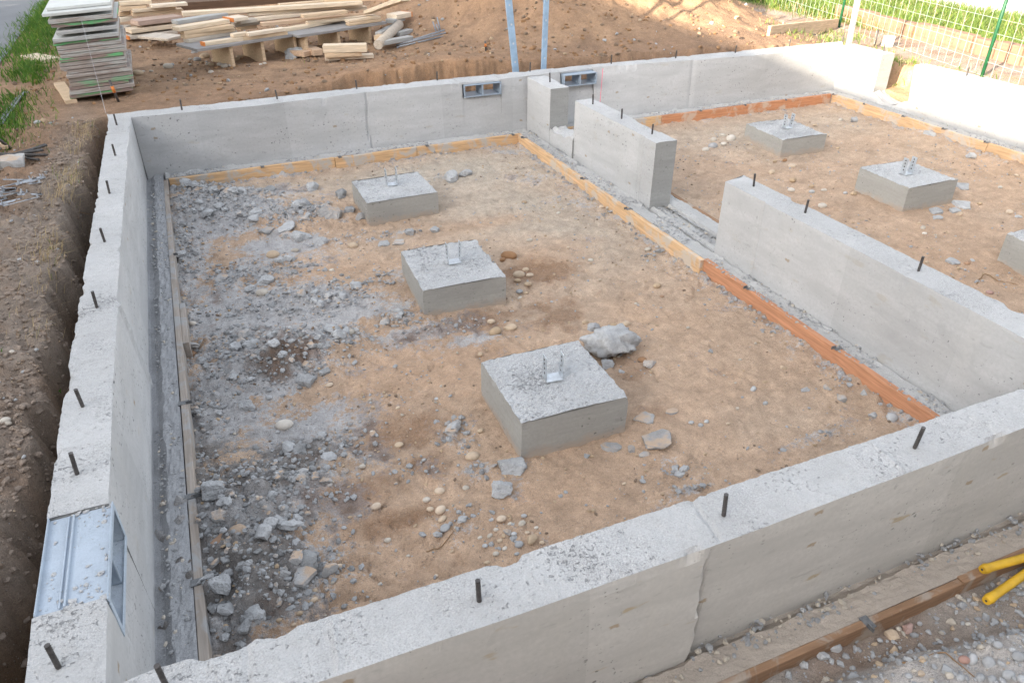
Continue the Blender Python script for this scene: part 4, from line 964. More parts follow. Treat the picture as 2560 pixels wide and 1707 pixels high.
# labels: look and size, then the nearest landmark, then place among those that still read alike
LM = [('the far left-room pad', PADS[0][0][:2]), ('the middle left-room pad', PADS[1][0][:2]), ('the nearest pad', PADS[2][0][:2]),
      ('the far right-room pad', PADS[3][0][:2]), ('the middle right-room pad', PADS[4][0][:2]), ('the right-edge pad', PADS[5][0][:2])]
def where(p, px, py):
    x_, y_ = p[:2]
    if y_ < -.2: return 'in the gravel outside the near wall'
    if x_ < -.2 and y_ < 6.3: return 'on the bank left of the trench'
    if y_ > 6.24:
        if x_ < 3.4 and y_ > 7.0: return 'in front of the lumber pile'
        return 'on the dirt behind the far wall'
    if x_ < .75: return 'beside the left form board' if y_ > 1.6 else 'in the near-left rubble'
    d = [(math.hypot(x_ - q[0], y_ - q[1]), n_, q) for n_, q in LM if (q[0] < 4) == (x_ < 4)]
    d.sort(); dd, n_, q = d[0]
    a_ = math.atan2(y_ - q[1], x_ - q[0]); sd = ['right of', 'behind', 'left of', 'in front of'][int(((a_ + math.pi / 4) % (2 * math.pi)) // (math.pi / 2))]
    if dd > 1.05:
        if x_ < 4 and x_ > 3.2: return 'on open dirt near the dividing wall'
        if x_ > 4 and x_ < 5.4: return 'on the dirt behind the dividing wall'
    return f'{"close " if dd < .55 else ""}{sd} {n_}'
from collections import defaultdict
grp = defaultdict(list)
for e in placed:
    o, px, py, w, kd, cl, lab, p = e
    if lab: tag(o, lab, 'stone' if kd in 'pa' else 'concrete lump'); continue
    wm_ = 2 * o.scale[0]
    sz = 'tiny' if wm_ < .035 else 'small' if wm_ < .07 else 'fist-sized' if wm_ < .12 else 'large'
    kn = KN[kd]
    grp[f'{sz} {CN[cl]} {kn} {where(p, px, py)}'].append(e)
ORD = ['first', 'second', 'third', 'fourth', 'fifth', 'sixth']
for key, es in grp.items():
    es.sort(key=lambda e: e[1])
    cat = 'pebble' if es[0][4] == 'p' else 'stone' if es[0][4] == 'a' else 'concrete lump'
    if len(es) == 1: tag(es[0][0], key, cat)
    elif len(es) <= 6:
        for i, e in enumerate(es):
            pos = ('left one of two' if i == 0 else 'right one of two') if len(es) == 2 else ('leftmost' if i == 0 else 'rightmost' if i == len(es) - 1 else f'{ORD[i]} from left')
            tag(e[0], f'{key}, {pos}', cat, key.replace(' pebble', ' pebbles').replace(' lump', ' lumps').replace(' slab', ' slabs').replace(' stone', ' stones'))
    else:
        g = key.replace(' pebble', ' pebbles').replace(' lump', ' lumps')
        for e in es: tag(e[0], key, cat, g)

# ------------------------------------------------------------------ gravel and crushed rubble nobody could count
def scatter_mesh(name, pos, size, mats, mi, sub=1, flat=.7, seed=1, smooth=False):
    V0, F0 = ICO[sub]; n = len(pos); r = np.random.default_rng(seed)
    ang = r.uniform(0, 6.283, n); ca, sa = np.cos(ang), np.sin(ang)
    jit = 1 + r.uniform(-.28, .28, (n, len(V0)))
    sc = np.stack([r.uniform(.8, 1.25, n), r.uniform(.6, 1, n), r.uniform(.45, .85, n) * flat / .7], 1) * size[:, None]
    V = V0[None] * jit[..., None] * sc[:, None]
    tl = r.uniform(-.5, .5, n); ct, st = np.cos(tl), np.sin(tl)
    X, Y, Z = V[..., 0], V[..., 1], V[..., 2]
    Y, Z = Y * ct[:, None] - Z * st[:, None], Y * st[:, None] + Z * ct[:, None]
    X, Y = X * ca[:, None] - Y * sa[:, None], X * sa[:, None] + Y * ca[:, None]
    V = np.stack([X, Y, Z], -1) + pos[:, None]
    F = (F0[None] + (np.arange(n) * len(V0))[:, None, None]).reshape(-1, 3)
    return np_mesh(name, V.reshape(-1, 3), [F], mats, np.repeat(mi, len(F0)), smooth)
def sample(n, box, wfn, seed):
    r = np.random.default_rng(seed); X = r.uniform(box[0], box[1], n); Y = r.uniform(box[2], box[3], n)
    k = r.uniform(0, 1, n) < wfn(X, Y); return X[k], Y[k], r
def inpad(X, Y):
    t = np.zeros(len(X), bool)
    for P_, _, _ in PADS: t |= (np.abs(X - P_[0]) < P_[2] / 2 + .01) & (np.abs(Y - P_[1]) < P_[3] / 2 + .01)
    return t
def lay(name, X, Y, r, smin, smax, power, mats, probs, kind_label, sub=1, seed=1, lift=.25):
    size = smin + (smax - smin) * r.uniform(0, 1, len(X)) ** power
    Z = gz(X, Y) + size * lift
    mi = r.choice(len(mats), len(X), p=probs)
    o = link(name, scatter_mesh(name, np.stack([X, Y, Z], 1), size, mats, mi, sub, seed=seed)); return tag(o, kind_label, None, None, 'stuff')
M['clod'] = mat_stone('soil clod', (.25, .19, .145), None, .4, 1.0)
M['clod_or'] = mat_stone('orange soil clod', (.33, .21, .13), None, .3, 1.0)
box_in = (.19, 8.13, .0, 5.85)
# crushed grey cement
X, Y, r = sample(150000, (.19, 3.76, 0, 5.85), lambda x, y: np.clip(rub(x, y) * 1.15 + .25 * fbm(x, y, 6, 3, 7) - .22, 0, 1) * .55, 11)
k = ~inpad(X, Y)
lay('crushed_rubble', X[k], Y[k], r, .0025, .020, 3.2, [M['rb_gray'], M['rb_tan'], M['rb_dark']], [.72, .13, .15], 'crushed grey cement rubble scattered over the dirt of the left room', seed=3)
# the bigger clods in the heaps
X, Y, r = sample(6000, (.19, 3.0, 0, 5.85), lambda x, y: np.clip(rub(x, y) - .36, 0, 1) * .9, 13)
k = ~inpad(X, Y)
lay('rubble_clods', X[k], Y[k], r, .010, .052, 2.9, [M['rb_gray'], M['rb_tan'], M['rb_dark']], [.7, .2, .1], 'loose grey cement clods heaped in the left room', sub=2, seed=4)
# sparse fine gravel everywhere in the rooms
X, Y, r = sample(100000, box_in, lambda x, y: np.clip(.16 + .5 * fbm(x, y, 2.2, 4, 8) + .35 * rub(x, y), 0.02, 1) * .5, 17)
k = ~inpad(X, Y) & ~((X > 3.73) & (X < 4.31))
lay('gravel', X[k], Y[k], r, .0025, .013, 2.8, [M['st_gray'], M['st_tan'], M['st_white'], M['clod']], [.42, .33, .10, .15], 'fine gravel strewn over the dirt floor', seed=5)
# outside: near gravel, bank, yard
X, Y, r = sample(8000, (1.2, 4.2, -1.3, -.40), lambda x, y: np.clip(.40 + .9 * fbm(x, y, 2.5, 3, 9) + .5 * blob(x, y, 2.9, -.8, .5, .25), .04, 1), 19)
lay('gravel', X, Y, r, .003, .018, 3.0, [M['st_gray'], M['rb_gray'], M['st_tan'], M['st_white']], [.45, .35, .12, .08], 'loose grey gravel heap outside the nearest wall', seed=6)
X, Y, r = sample(16000, (-1.3, -.2, .0, 6.4), lambda x, y: np.clip(.45 + .7 * fbm(x, y, 2.5, 3, 12), .05, 1), 23)
lay('gravel', X, Y, r, .003, .013, 3, [M['st_gray'], M['clod'], M['st_tan']], [.06, .86, .08], 'small stones and soil crumbs on the left bank', seed=7)
X, Y, r = sample(9500, (-.62, -.22, .0, 6.2), lambda x, y: np.clip(.5 + .9 * fbm(x, y, 4, 3, 13), .1, 1), 24)
lay('soil_crumbs', X, Y, r, .003, .020, 3.2, [M['clod'], M['st_gray']], [.985, .015], 'dark soil crumbs on the cut bank of the left trench', seed=17)
X, Y, r = sample(30000, (-1.2, 9.5, 6.3, 11.5), lambda x, y: np.clip(.35 + .8 * fbm(x, y, 1.2, 4, 14), .03, 1) * .6, 29)
lay('gravel', X, Y, r,   .005, .034, 3.8, [M['st_tan'], M['clod'], M['st_gray'], M['clod_or']], [.10, .32, .05, .53], 'clods and stones on the dirt bank and spoil heap behind the far wall', seed=8)
# mortar spilled along the outer footing
X, Y, r = sample(500, (1.2, 4.0, -.30, -.205), lambda x, y: np.clip(.5 + fbm(x, y, 3, 3, 15), 0, 1), 31)
size = .004 + .012 * r.uniform(0, 1, len(X)) ** 2
o = link('mortar_crumbs', scatter_mesh('mortar_crumbs', np.stack([X, Y, np.full(len(X), ZF + .002)], 1), size, [M['st_white'], M['rb_gray']], r.choice(2, len(X), p=[.3, .7]), 1, seed=9)); tag(o, 'pale mortar crumbs along the outer footing', None, None, 'stuff')
mk = []
for (x0, x1, y0, y1, z0, n_, pw) in [(3.76, 3.92, .05, 5.9, ZF, 2600, .5), (.03, .14, .0, 5.9, ZF - .005, 1400, .5), (.2, 3.75, 5.89, 6.02, ZF, 900, .5), (8.18, 8.31, .05, 5.9, ZF, 900, .5), (4.3, 8.1, 5.89, 6.02, ZF, 900, .5), (3.93, 4.11, 2.6, 3.48, .10, 260, .5)]:
    r = np.random.default_rng(int(n_ * 7 + x0 * 10)); X = r.uniform(x0, x1, n_); Y = r.uniform(y0, y1, n_)
    k = fbm(X, Y, 3.5, 3, 16) > -.12; X, Y = X[k], Y[k]
    mk.append(np.stack([X, Y, np.full(len(X), z0 + .003)], 1))
mk = np.concatenate(mk + CR); r = np.random.default_rng(3); size = .003 + .012 * r.uniform(0, 1, len(mk)) ** 3
o = link('mortar_crumbs', scatter_mesh('mortar_crumbs', mk, size, [M['rb_gray'], M['st_white']], r.choice(2, len(mk), p=[.85, .15]), 1, seed=10)); tag(o, 'grey mortar crumbs lying on the footings', None, None, 'stuff')
# splashed cement on the left vent
n_ = 170; r = np.random.default_rng(8); Y = r.uniform(VL0, VL1, n_); X = -.2 + .2 * r.uniform(0, 1, n_) ** .6
edge = np.minimum(Y - VL0, VL1 - Y); k = (r.uniform(0, 1, n_) < np.clip(1.1 - edge * 7, .25, 1)); X, Y = X[k], Y[k]
size = .002 + .012 * r.uniform(0, 1, len(X)) ** 3 + .012 * np.exp(-np.minimum(Y - VL0, VL1 - Y) / .02) * r.uniform(0, 1, len(X))
o = link('cement_splash', scatter_mesh('cement_splash', np.stack([X, Y, np.full(len(X), .654)], 1), size, [M['top']], np.zeros(len(X), int), 2, flat=.4, seed=12), vL); o['kind'] = 'stuff'

# ------------------------------------------------------------------ grass, roots
def blades(name, X, Y, hgt, width, lean, mats, mi, seed, droop=.6, zoff=-.01):
    r = np.random.default_rng(seed); n = len(X); a = r.uniform(0, 6.283, n); la = r.uniform(0, 6.283, n)
    z = gz(X, Y) + zoff
    base = np.stack([X, Y, z], 1); wv = np.stack([np.cos(a), np.sin(a), 0 * a], 1) * (width * r.uniform(.6, 1.3, n))[:, None] / 2
    ld = np.stack([np.cos(la), np.sin(la), 0 * a], 1)
    if callable(lean): ld = lean(X, Y, ld, r)
    H = hgt * r.uniform(.45, 1.2, n)
    m1 = base + ld * (H * .18)[:, None] + np.stack([0 * H, 0 * H, H * .55], 1)
    tp = base + ld * (H * droop)[:, None] + np.stack([0 * H, 0 * H, H * .95 * (1 - .45 * max(droop - .5, 0))], 1)
    V = np.stack([base - wv, base + wv, m1 - wv * .75, m1 + wv * .75, tp], 1).reshape(-1, 3)
    b = np.arange(n) * 5
    Q = np.stack([b, b + 1, b + 3, b + 2], 1); T = np.stack([b + 2, b + 3, b + 4], 1)
    return np_mesh(name, V, [Q, T], mats, np.r_[mi, mi])
def leafmat(name, c, tr=.35):
    s = NT(name, .6, .3); n = s.noise(s.P(), 6, 3, .6); b = np.array(c)
    col = s.mix(s.mr(n, .3, .7), tuple(b * .7), tuple(b * 1.3)); m = s.out(col)
    t = s.n('ShaderNodeBsdfTranslucent'); s.set(t.inputs[0], col); mx = s.n('ShaderNodeMixShader'); mx.inputs[0].default_value = tr
    s.t.links.new(s.b.outputs[0], mx.inputs[1]); s.t.links.new(t.outputs[0], mx.inputs[2]); s.t.links.new(mx.outputs[0], s.t.nodes['Material Output'].inputs[0]); return m
G1, G2, G3 = leafmat('grass green', (.07, .16, .022)), leafmat('grass yellow green', (.17, .24, .04)), leafmat('dry grass', (.46, .36, .21))
G4 = leafmat('sunlit lawn', (.13, .20, .055))
def grass(label, n, box, wfn, h, w, mats, probs, seed, name='grass', lean=None, droop=.5):
    X, Y, r = sample(n, box, wfn, seed); mi = r.choice(len(mats), len(X), p=probs)
    o = link(name, blades(name, X, Y, np.full(len(X), h), w, lean, mats, mi, seed, droop)); return tag(o, label, None, None, 'stuff')
def strip(x, y):
    e = np.interp(y, [4.5, 6, 7.2, 8.2, 9.2, 11, 14], [-1.25, -1.2, -1.12, -1.1, -1.15, -1.22, -1.3]); wd = np.interp(y, [4.5, 6, 7.5, 8.6, 10, 14], [.16, .2, .12, .16, .28, .2])
    return np.clip(np.exp(-((x - e) / wd) ** 2) * (1.05 + 1.6 * fbm(x, y, 1.4, 3, 18)), 0, 1)
grass('green grass verge between the asphalt road and the stack of form panels', 26000, (-1.75, -.7, 4.6, 15), strip, .11, .012, [G1, G2], [.8, .2], 41)
def lf(x, y): return np.clip(blob(x, y, -1.0, 6.1, .2, .55) * 1.2 + .8 * blob(x, y, -.95, 7.2, .18, .5), 0, 1)
grass('thin patch of grass over the loose steel rods on the left', 3600, (-1.5, -.5, 5, 8.2), lf, .07, .008, [G1, G2, G3], [.5, .3, .2], 42)
def over(x, y, ld, r):
    ld = ld * .6; ld[:, 0] += np.where(x < 0, .9, 0); return ld
def tuft(x, y):
    w = edge_w(np.full_like(x, -.3), y); e = -.2 - w - .10
    return np.clip(np.exp(-((x - e) / .085) ** 2) * (.15 + 3.4 * fbm(x, y, 2.6, 3, 19)) * sst(1.9, 3.4, y), 0, 1)
grass('dry tufts of dead grass hanging over the edge of the left trench', 5200, (-.85, -.22, 2.0, 6.1), tuft, .12, .0028, [G3, G2, M['twig']], [.8, .05, .15], 43, 'dry_grass', over, .95)
grass('few green weeds sprouting on the left bank', 900, (-.9, -.35, 2.0, 5.2), lambda x, y: np.clip(fbm(x, y, 2.6, 3, 20) * 3 - .9, 0, 1), .05, .012, [G1, G2], [.5, .5], 44, 'weeds')
def lawn(x, y): return np.clip(.92 + .5 * fbm(x, y, 1, 3, 22), 0, 1) * sst(10.62, 10.85, x - .06 * (y - 6)) * (1 - sst(13.4, 13.9, x + .1 * fbm(x, y, .8, 2, 3)))
grass('sunlit lawn between the curb blocks and the pale path', 60000, (10.5, 14, 3, 16), lawn, .22, .016, [G4, G2, G3], [.55, .37, .08], 45)
def fgr(x, y):
    a = blob(x, y, 8.85, 6.9, .75, .45) * 1.2 + 1.0 * blob(x, y, 9.0, 5.75, .3, .5) + .8 * np.exp(-np.abs(x - 9.15 - .1 * (y - 4)) / .22) * (y < 5.4) + .6 * blob(x, y, 10.0, 7.6, .3, .5) + .9 * blob(x, y, 10.9, 9.2, .3, 1.4)
    return np.clip(a * (.55 + 1.2 * fbm(x, y, 1.6, 3, 23)), 0, 1)
grass('sunlit grass growing behind the right foundation wall and along the fence foot', 22000, (8.2, 11.4, 2.0, 11), fgr, .10, .012, [G4, G2, G3], [.45, .35, .2], 46)
grass('scattered dry weeds on the spoil heap behind the far wall', 5000, (1.5, 9, 6.6, 11.5), lambda x, y: np.clip(fbm(x, y, 1.1, 3, 24) * 3.2 - 1.05, 0, 1), .09, .006, [G3, G2, M['twig']], [.6, .15, .25], 47, 'weeds', None, .9)

def twig(label, pts, rad=.004, name='root'):
    P_ = []
    for i, q in enumerate(pts): P_.append(q)
    P_ = np.array(P_); ts = np.linspace(0, 1, 14); Q = resample(P_, ts); Q += np.stack([fbm(ts, ts * 0 + k, 4, 2, 60 + k) for k in range(3)], 1) * .02
    mb = MB(); mb.tube([tuple(q) for q in Q], list(np.linspace(rad, rad * .5, 14)), 6); tag(mb.build(name, M['twig']), label, 'root')
def og(px, py, dz=.006): q = on_ground(px, py); return q + np.array([0, 0, dz])
twig('thin bare twig lying on the dirt behind the near block of the dividing wall', [og(2440, 713), og(2455, 686), og(2490, 703), og(2545, 710)], .005, 'twig')
twig('dark wire-like twig on the sandy dirt at the near side of the left room', [og(1064, 1382), og(1105, 1362), og(1140, 1330), og(1128, 1312)], .003, 'twig')
twig('long brown root lying across the near gravel heap', [og(2255, 1660), og(2290, 1640), og(2370, 1638), og(2400, 1660), og(2445, 1690)], .004)
b0 = np.array([-.46, 2.95, .50])
twig('pale root poking out of the left bank across the trench, nearest the white cement lump', [at(110, 692, .50), at(145, 690, .46), at(180, 683, .44)], .006)
twig('curved dry root hanging in the left trench below the pale one', [at(100, 766, .46), at(135, 773, .42), at(172, 767, .40)], .004)
twig('thin root arching out of the left bank beside the third anchor rod', [at(140, 555, .47), at(180, 528, .46), at(228, 533, .42)], .004)

# ------------------------------------------------------------------ yard behind: form panels, lumber, steel
def vertical_gap(): pass
pA, pB = at(187, 257, .60), at(334, 236, .60)
wst = .565; ex = np.array([math.cos(.03), math.sin(.03)]); ey = np.array([-ex[1], ex[0]]); pA = np.array([pA[0] - .005, 7.05, .60]); ROLL = -.042
thick = [.80 * q for q in [.040, .046, .036, .044, .046, .040, .044, .036, .046, .040, .044, .036, .046, .034, .044, .040, .040, .046, .034, .034]]
CNT = ['bottom', 'second', 'third', 'fourth', 'fifth', 'sixth', 'seventh', 'eighth', 'ninth', 'tenth', 'eleventh', 'twelfth']
zc = .655; npan = len(thick)
top_names = {}
for i, t in enumerate(thick):
    r_ = random.Random(100 + i); last = i >= npan - 2
    dx = r_.uniform(-.02, .02); dy = r_.uniform(-.018, .018); wdt = wst + r_.uniform(-.04, .03); rz = r_.uniform(-.02, .02)
    if i == npan - 2: dx, wdt = -.02, .60
    if i == npan - 1: dx, wdt, dy = .0, .56, .13
    gap = .004 if i not in (14, 15, 17) else .03
    c = pA[:2] + ex * (wst / 2 + dx) + ey * dy
    col = M['lumber_grey'] if i in (14, 15) else M['ply_side'][r_.randrange(3)]
    mb = MB(); mb.box((0, .6, t / 2), (wdt, 1.2, t), bev=.003, mi=0)
    for f in mb.bm.faces:
        if f.normal.z > .9: f.material_index = 1
    o = mb.build('shuttering_board', [col if not last else M['ply_top'], M['ply_top'] if i > 13 else col])
    o.location = (c[0], c[1], zc); o.rotation_euler = (0, ROLL, math.atan2(ex[1], ex[0]) + rz); zc += t + gap
    if i < 12: nm = f'{CNT[i]} used shuttering board' + (' of' if i == 0 else ' from the bottom of') + ' the tall stack beside the road'
    else:
        j = npan - 1 - i; nm = ('pale topmost shuttering board on' if j == 0 else f'{CNT[j]} used shuttering board from the top of') + ' the tall stack beside the road'
    tag(o, nm, 'shuttering board', 'used shuttering boards stacked beside the road')
ztop = zc
plank('bearer', at(165, 262, .60), at(195, 258, .60), .9, .038, M['lumber'][1], (0, 1, 0), 'tan wooden bearer under the front left corner of the shuttering stack', 'board')
plank('board', at(109, 160, .60), at(152, 152, .60), .5, .04, M['lumber'][0], (0, 1, 0), 'pale board end sticking out left of the shuttering stack', 'board')
# string from the stack to the corner of the foundation
a = np.array([pA[0] + .28 * ex[0], pA[1] - .06, ztop - .12]); b = np.array([-.205, 6.237, ZT + .004])
mb = MB(); qs = [a + (b - a) * t + np.array([0, 0, -.05 * math.sin(math.pi * t)]) for t in np.linspace(0, 1, 16)]
mb.tube([tuple(q) for q in qs], .0014, 6); tag(mb.build('string', M['string']), 'white string stretched from the shuttering stack to the far left wall corner', 'string')

# two panel decks on ribs, carrying the lumber
def deck(label, f0, f1, legs, zb, dep=.5):
    q0, q1 = at(*f0, zb), at(*f1, zb); L = np.linalg.norm(q1 - q0); ang = math.atan2(q1[1] - q0[1], q1[0] - q0[0]); c = (q0 + q1) / 2
    root = empty('panel_deck', (c[0], c[1], zb), label, 'panel'); root.rotation_euler = (0, 0, ang); root['group'] = 'grey form panels used as lumber racks'
    mb = MB(); mb.box((0, dep / 2, .016), (L, dep, .032), bev=.003); mb.build('deck', M['panel_grey'], root)
    ux = np.array([math.cos(ang), math.sin(ang)])
    for lx in legs:
        q = at(*lx, zb - .1); u = float((q - c)[:2] @ ux)
        zg = gzs(q[0], q[1]); h = zb - zg + .02
        mb = MB(); mb.box((u, dep / 2 + .03, -h / 2), (.04, dep - .04, h), bev=.003); mb.build('rib', M['lumber'][1], root)
    return c
deck('grey form panel on ribs carrying the left half of the lumber pile', (494, 131), (732, 93), [(568, 135), (649, 123), (731, 110)], .83)
deck('grey form panel on ribs carrying the right half of the lumber pile', (747, 96), (967, 61), [(756, 110), (838, 97), (915, 84)], .83)
LB = [  # photo left end, right end, z, width, thickness, material, label
    ((512, 116.5), (609, 103), .862, .09, .04, 0, 'front short board with orange painted end on the left lumber deck', (-1,)),
    ((609, 103), (720, 87.5), .862, .09, .04, 1, 'lower of two short boards at the right end of the left lumber deck', None),
    ((624, 92.7), (715, 79), .905, .09, .04, 2, 'upper of two short boards at the right end of the left lumber deck', None),
    ((584, 95.5), (623, 90), .905, .08, .04, 0, 'very short offcut lying across the front boards of the left lumber deck', None),
    ((473, 109), (595, 86), .862, .10, .04, 4, 'lowest board in the left bundle of short lumber', None),
    ((463, 98.6), (589, 79), .904, .10, .04, 1, 'second lowest board in the left bundle of short lumber', None),
    ((461, 88.5), (585, 72), .946, .10, .04, 1, 'third board up in the left bundle of short lumber', None),
    ((449, 80), (576, 59), .99, .14, .045, 0, 'wide pale board on top of the left bundle of short lumber', None),
    ((446, 63), (572, 43), 1.02, .13, .045, 'g', 'grey board at the back of the left bundle of short lumber', None),
    ((584, 56), (622, 50.5), 1.0, .22, .04, 2, 'short pale block with orange paint in the middle of the lumber pile', (-1,)),
    ((602, 61), (645, 56), .955, .16, .04, 4, 'offcut just below the orange-painted block', None),
    ((589, 69), (652, 62), .91, .14, .04, 4, 'greyish offcut in the middle of the lumber pile, under two others', None),
    ((602, 77), (643, 71), .865, .12, .042, 1, 'lowest tan offcut in the middle of the lumber pile', None),
    ((458, 43), (907, 13), 1.05, .14, .045, 0, 'longest top board stretching over the back of the lumber pile', None),
    ((623, 42), (907, 19), 1.0, .10, .04, 2, 'long pale board second from the back of the right lumber deck', None),
    ((643, 55), (918, 24), .955, .10, .04, 2, 'long pale board third from the back of the right lumber deck', None),
    ((657, 68), (952, 38), .91, .10, .04, 3, 'long reddish board across the middle of the right lumber deck', None),
    ((716, 80), (852, 57), .866, .10, .04, 0, 'medium board near the front left of the right lumber deck', None),
    ((874, 66), (955, 54.5), .866, .09, .03, 1, 'short lower board at the front right of the right lumber deck', None),
    ((872, 58), (952, 47), .90, .09, .03, 0, 'short upper board at the front right of the right lumber deck', None),
    ((810, 9), (973, 1), 1.08, .12, .04, 1, 'board at the top right back of the lumber pile, ending at the frame edge', None),
    ((700, 20), (905, 4), 1.05, .10, .04, 1, 'tan board just behind the longest top board of the lumber pile', None),
    ((560, 38), (700, 27), 1.0, .12, .04, 4, 'greyish board between the orange-painted block and the longest top board', None),
    ((770, 62), (940, 44), .90, .08, .03, 0, 'thin pale board lying over the front right of the right lumber deck', None),
    ((380, 22), (470, 15), .95, .16, .04, 2, 'pale short board right behind the beam ends', None),
    ((760, 47), (870, 35), .985, .10, .04, 1, 'tan board near the middle of the right lumber deck', None),
    ((300, 16), (381, 11), .98, .14, .05, 0, 'uppermost pale beam end behind the shuttering stack', None),
    ((300, 29), (367, 25), .92, .14, .05, 1, 'second pale beam end behind the shuttering stack', None),
    ((334, 33), (440, 24), .90, .16, .04, 0, 'pale short board right of the two beam ends', None),
    ((332, 42), (460, 32), .85, .18, .045, 1, 'tan board under the pale short board right of the beam ends', None),
    ((347, 66), (458, 52), .80, .26, .06, 'p', 'wide pinkish plywood piece left of the short lumber bundle', None),
    ((329, 85), (450, 70), .72, .22, .05, 0, 'pale board below the pinkish plywood piece', None),
    ((324, 100), (445, 85), .655, .22, .04, 4, 'lowest board on the ground left of the lumber bundle, with an orange end', (-1,)),
    ((300, 42), (327, 38), .85, .3, .05, 1, 'upper stub of lumber beside the shuttering stack', None),
    ((303, 57), (334, 52), .79, .3, .05, 2, 'middle stub of lumber beside the shuttering stack', None),
    ((303, 84), (329, 72), .70, .35, .05, 4, 'lower slanted stub of lumber beside the shuttering stack', None),
    ((420, 104), (462, 94), .70, .5, .03, 4, 'thin slat sticking out from under the left bundle', None),
    ((447, 27), (815, 3), .84, .30, .10, 'd', 'dark brown beam lying behind the lumber pile', None),
    ((954, 92), (1008, 64), .72, .09, .05, 'g', 'steepest grey board of the fan right of the lumber deck', None),
    ((997, 77), (1046, 52), .70, .05, .04, 'g', 'slim grey board at the outer right of the fan beside the lumber deck', None),
    ((952, 103), (999, 86), .69, .10, .06, 1, 'tan board in the fan right of the lumber deck', None),
    ((1001, 92), (1033, 83), .68, .10, .05, 'g', 'short grey board in the fan right of the lumber deck', None),
    ((954, 116), (1034, 101), .66, .11, .05, 'g', 'lowest grey board of the fan right of the lumber deck', None),
    ((986, 60), (1014, 52), .80, .14, .05, 'g', 'grey block above the fan of boards', None),
    ((993, 50), (1030, 43), .84, .20, .06, 2, 'pale block with an orange mark above the fan of boards', (1,)),
    ((808, 133.5), (917, 131), .705, .13, .085, 0, 'topmost pale board of the small stack in front of the lumber decks', None),
    ((813, 146), (905, 141), .655, .10, .045, 1, 'middle board of the small stack in front of the lumber decks', None),
    ((814, 153), (935, 146), .612, .12, .04, 2, 'lowest and longest board of the small stack in front of the lumber decks', None),
    ((762, 144), (785, 138), .612, .3, .06, 3, 'left brown offcut beside the small board stack', None),
    ((784, 141), (808, 138), .62, .3, .07, 3, 'right brown offcut beside the small board stack', None)]
for a, b, z, w, t, m, lab, ends in LB:
    mt = M['lumber'][m] if isinstance(m, int) else {'g': M['lumber_grey'], 'p': M['lumber_pink'], 'd': M['lumber_dark']}[m]
    plank('board' if m != 'd' else 'beam', at(*a, z), at(*b, z), w, t, mt, None, lab, 'board' if m != 'd' else 'beam', 'lumber piled behind the far wall', ends=ends)
p0, p1 = at(910, 36, .95), at(1003, 4, 1.30)
plank('board', p0, p1, .12, .045, M['lumber'][0], None, 'long pale board leaning up onto the spoil heap at the right of the lumber', 'board', 'lumber piled behind the far wall')
q = at(945, 113, .68)
mb = MB(); mb.tube([tuple(q), (q[0] + .5, q[1] + .75, .78)], .06, 16); o = mb.build('log', [M['lumber'][4]]); tag(o, 'short round log with its pale sawn end facing the camera', 'log')
# steel rods beside the lumber
def rod(label, pts, rad, mat, name='steel_rod', group=None):
    mb = MB(); mb.tube([tuple(q) for q in pts], rad, 8); tag(mb.build(name, mat), label, 'steel rod', group)
def rz(px, py, dz): q = on_ground(px, py, .6); return q + np.array([0, 0, dz])
RG = 'grey steel rods beside the lumber'
for i, (a, b, lab) in enumerate([((994, 123), (1165, 87), 'longest grey steel rod on the dirt right of the lumber'), ((990, 119), (1115, 91), 'grey steel rod lying highest in the bundle right of the lumber'), ((1000, 124), (1130, 97), 'grey steel rod lowest in the bundle right of the lumber'), ((1030, 110), (1112, 88), 'short grey steel rod in the bundle right of the lumber')]):
    rod(lab, [rz(*a, .02 + .008 * i), rz(*b, .03 + .01 * i)], .011, M['rod'], group=RG)
for i, (a, h, lab) in enumerate([((1092, 88), .14, 'left upright bent rod end above the steel bundle'), ((1100, 90), .12, 'middle upright bent rod end above the steel bundle'), ((1103, 89), .2, 'right upright bent rod end above the steel bundle')]):
    q = rz(*a, .02); rod(lab, [q, q + np.array([-.03, .05, h])], .010, M['rod'], group=RG)
# marking pins
def pin(label, px, py, h):
    q = on_ground(px, py, .6); root = empty('marking_pin', tuple(q), label, 'pin', 'black pins with orange bands')
    mb = MB(); mb.tube([(0, 0, -.05), (0.0, 0, h)], .012, 8); mb.build('shaft', M['rebar'], root)
    mb = MB(); mb.tube([(0, 0, h * .45), (0, 0, h * .75)], .0145, 8); mb.build('band', M['orange'], root); root.rotation_euler = (.1, -.12, 0)
pin('black pin with an orange band in front of the shuttering stack', 297, 256, .22)
pin('black pin with an orange band on the dirt bank left of the blue posts', 1215, 128, .12)

# ------------------------------------------------------------------ steel posts standing behind the far wall
def channel(label, base, top, w, d, mat, name='steel_post'):
    base = Vector(base); top = Vector(top); v = top - base; L = v.length; mb = MB()
    mb.box((0, 0, L / 2), (w, .005, L)); mb.box((-w / 2 + .0025, d / 2, L / 2), (.005, d - .006, L)); mb.box((w / 2 - .0025, d / 2, L / 2), (.005, d - .006, L))
    for k in range(int(L / .2)): mb.box((0, -.0035, .15 + k * .2), (w * .25, .002, .02), mi=1)
    o = mb.build(name, [mat, M['galv']]); o.rotation_mode = 'QUATERNION'; o.rotation_quaternion = Vector((0, 0, 1)).rotation_difference(v.normalized()); o.location = base
    tag(o, label, 'post')
M['post_blue'] = mat_flat('dull blue steel', (.30, .42, .56), .5, .2, .2, 9)
def vtop(px0, py0, px1, py1, y, dy=0.0): 
    a = aty(px0, py0, y); b = aty(px1, py1, y + dy); d = b - a; return a - d * .6, a + d * 3.0
a, b = vtop(1290, 178, 1272, 0, 6.55); channel('left of the two blue steel posts behind the far wall, leaning left', a, b, .072, .03, M['post_blue'])
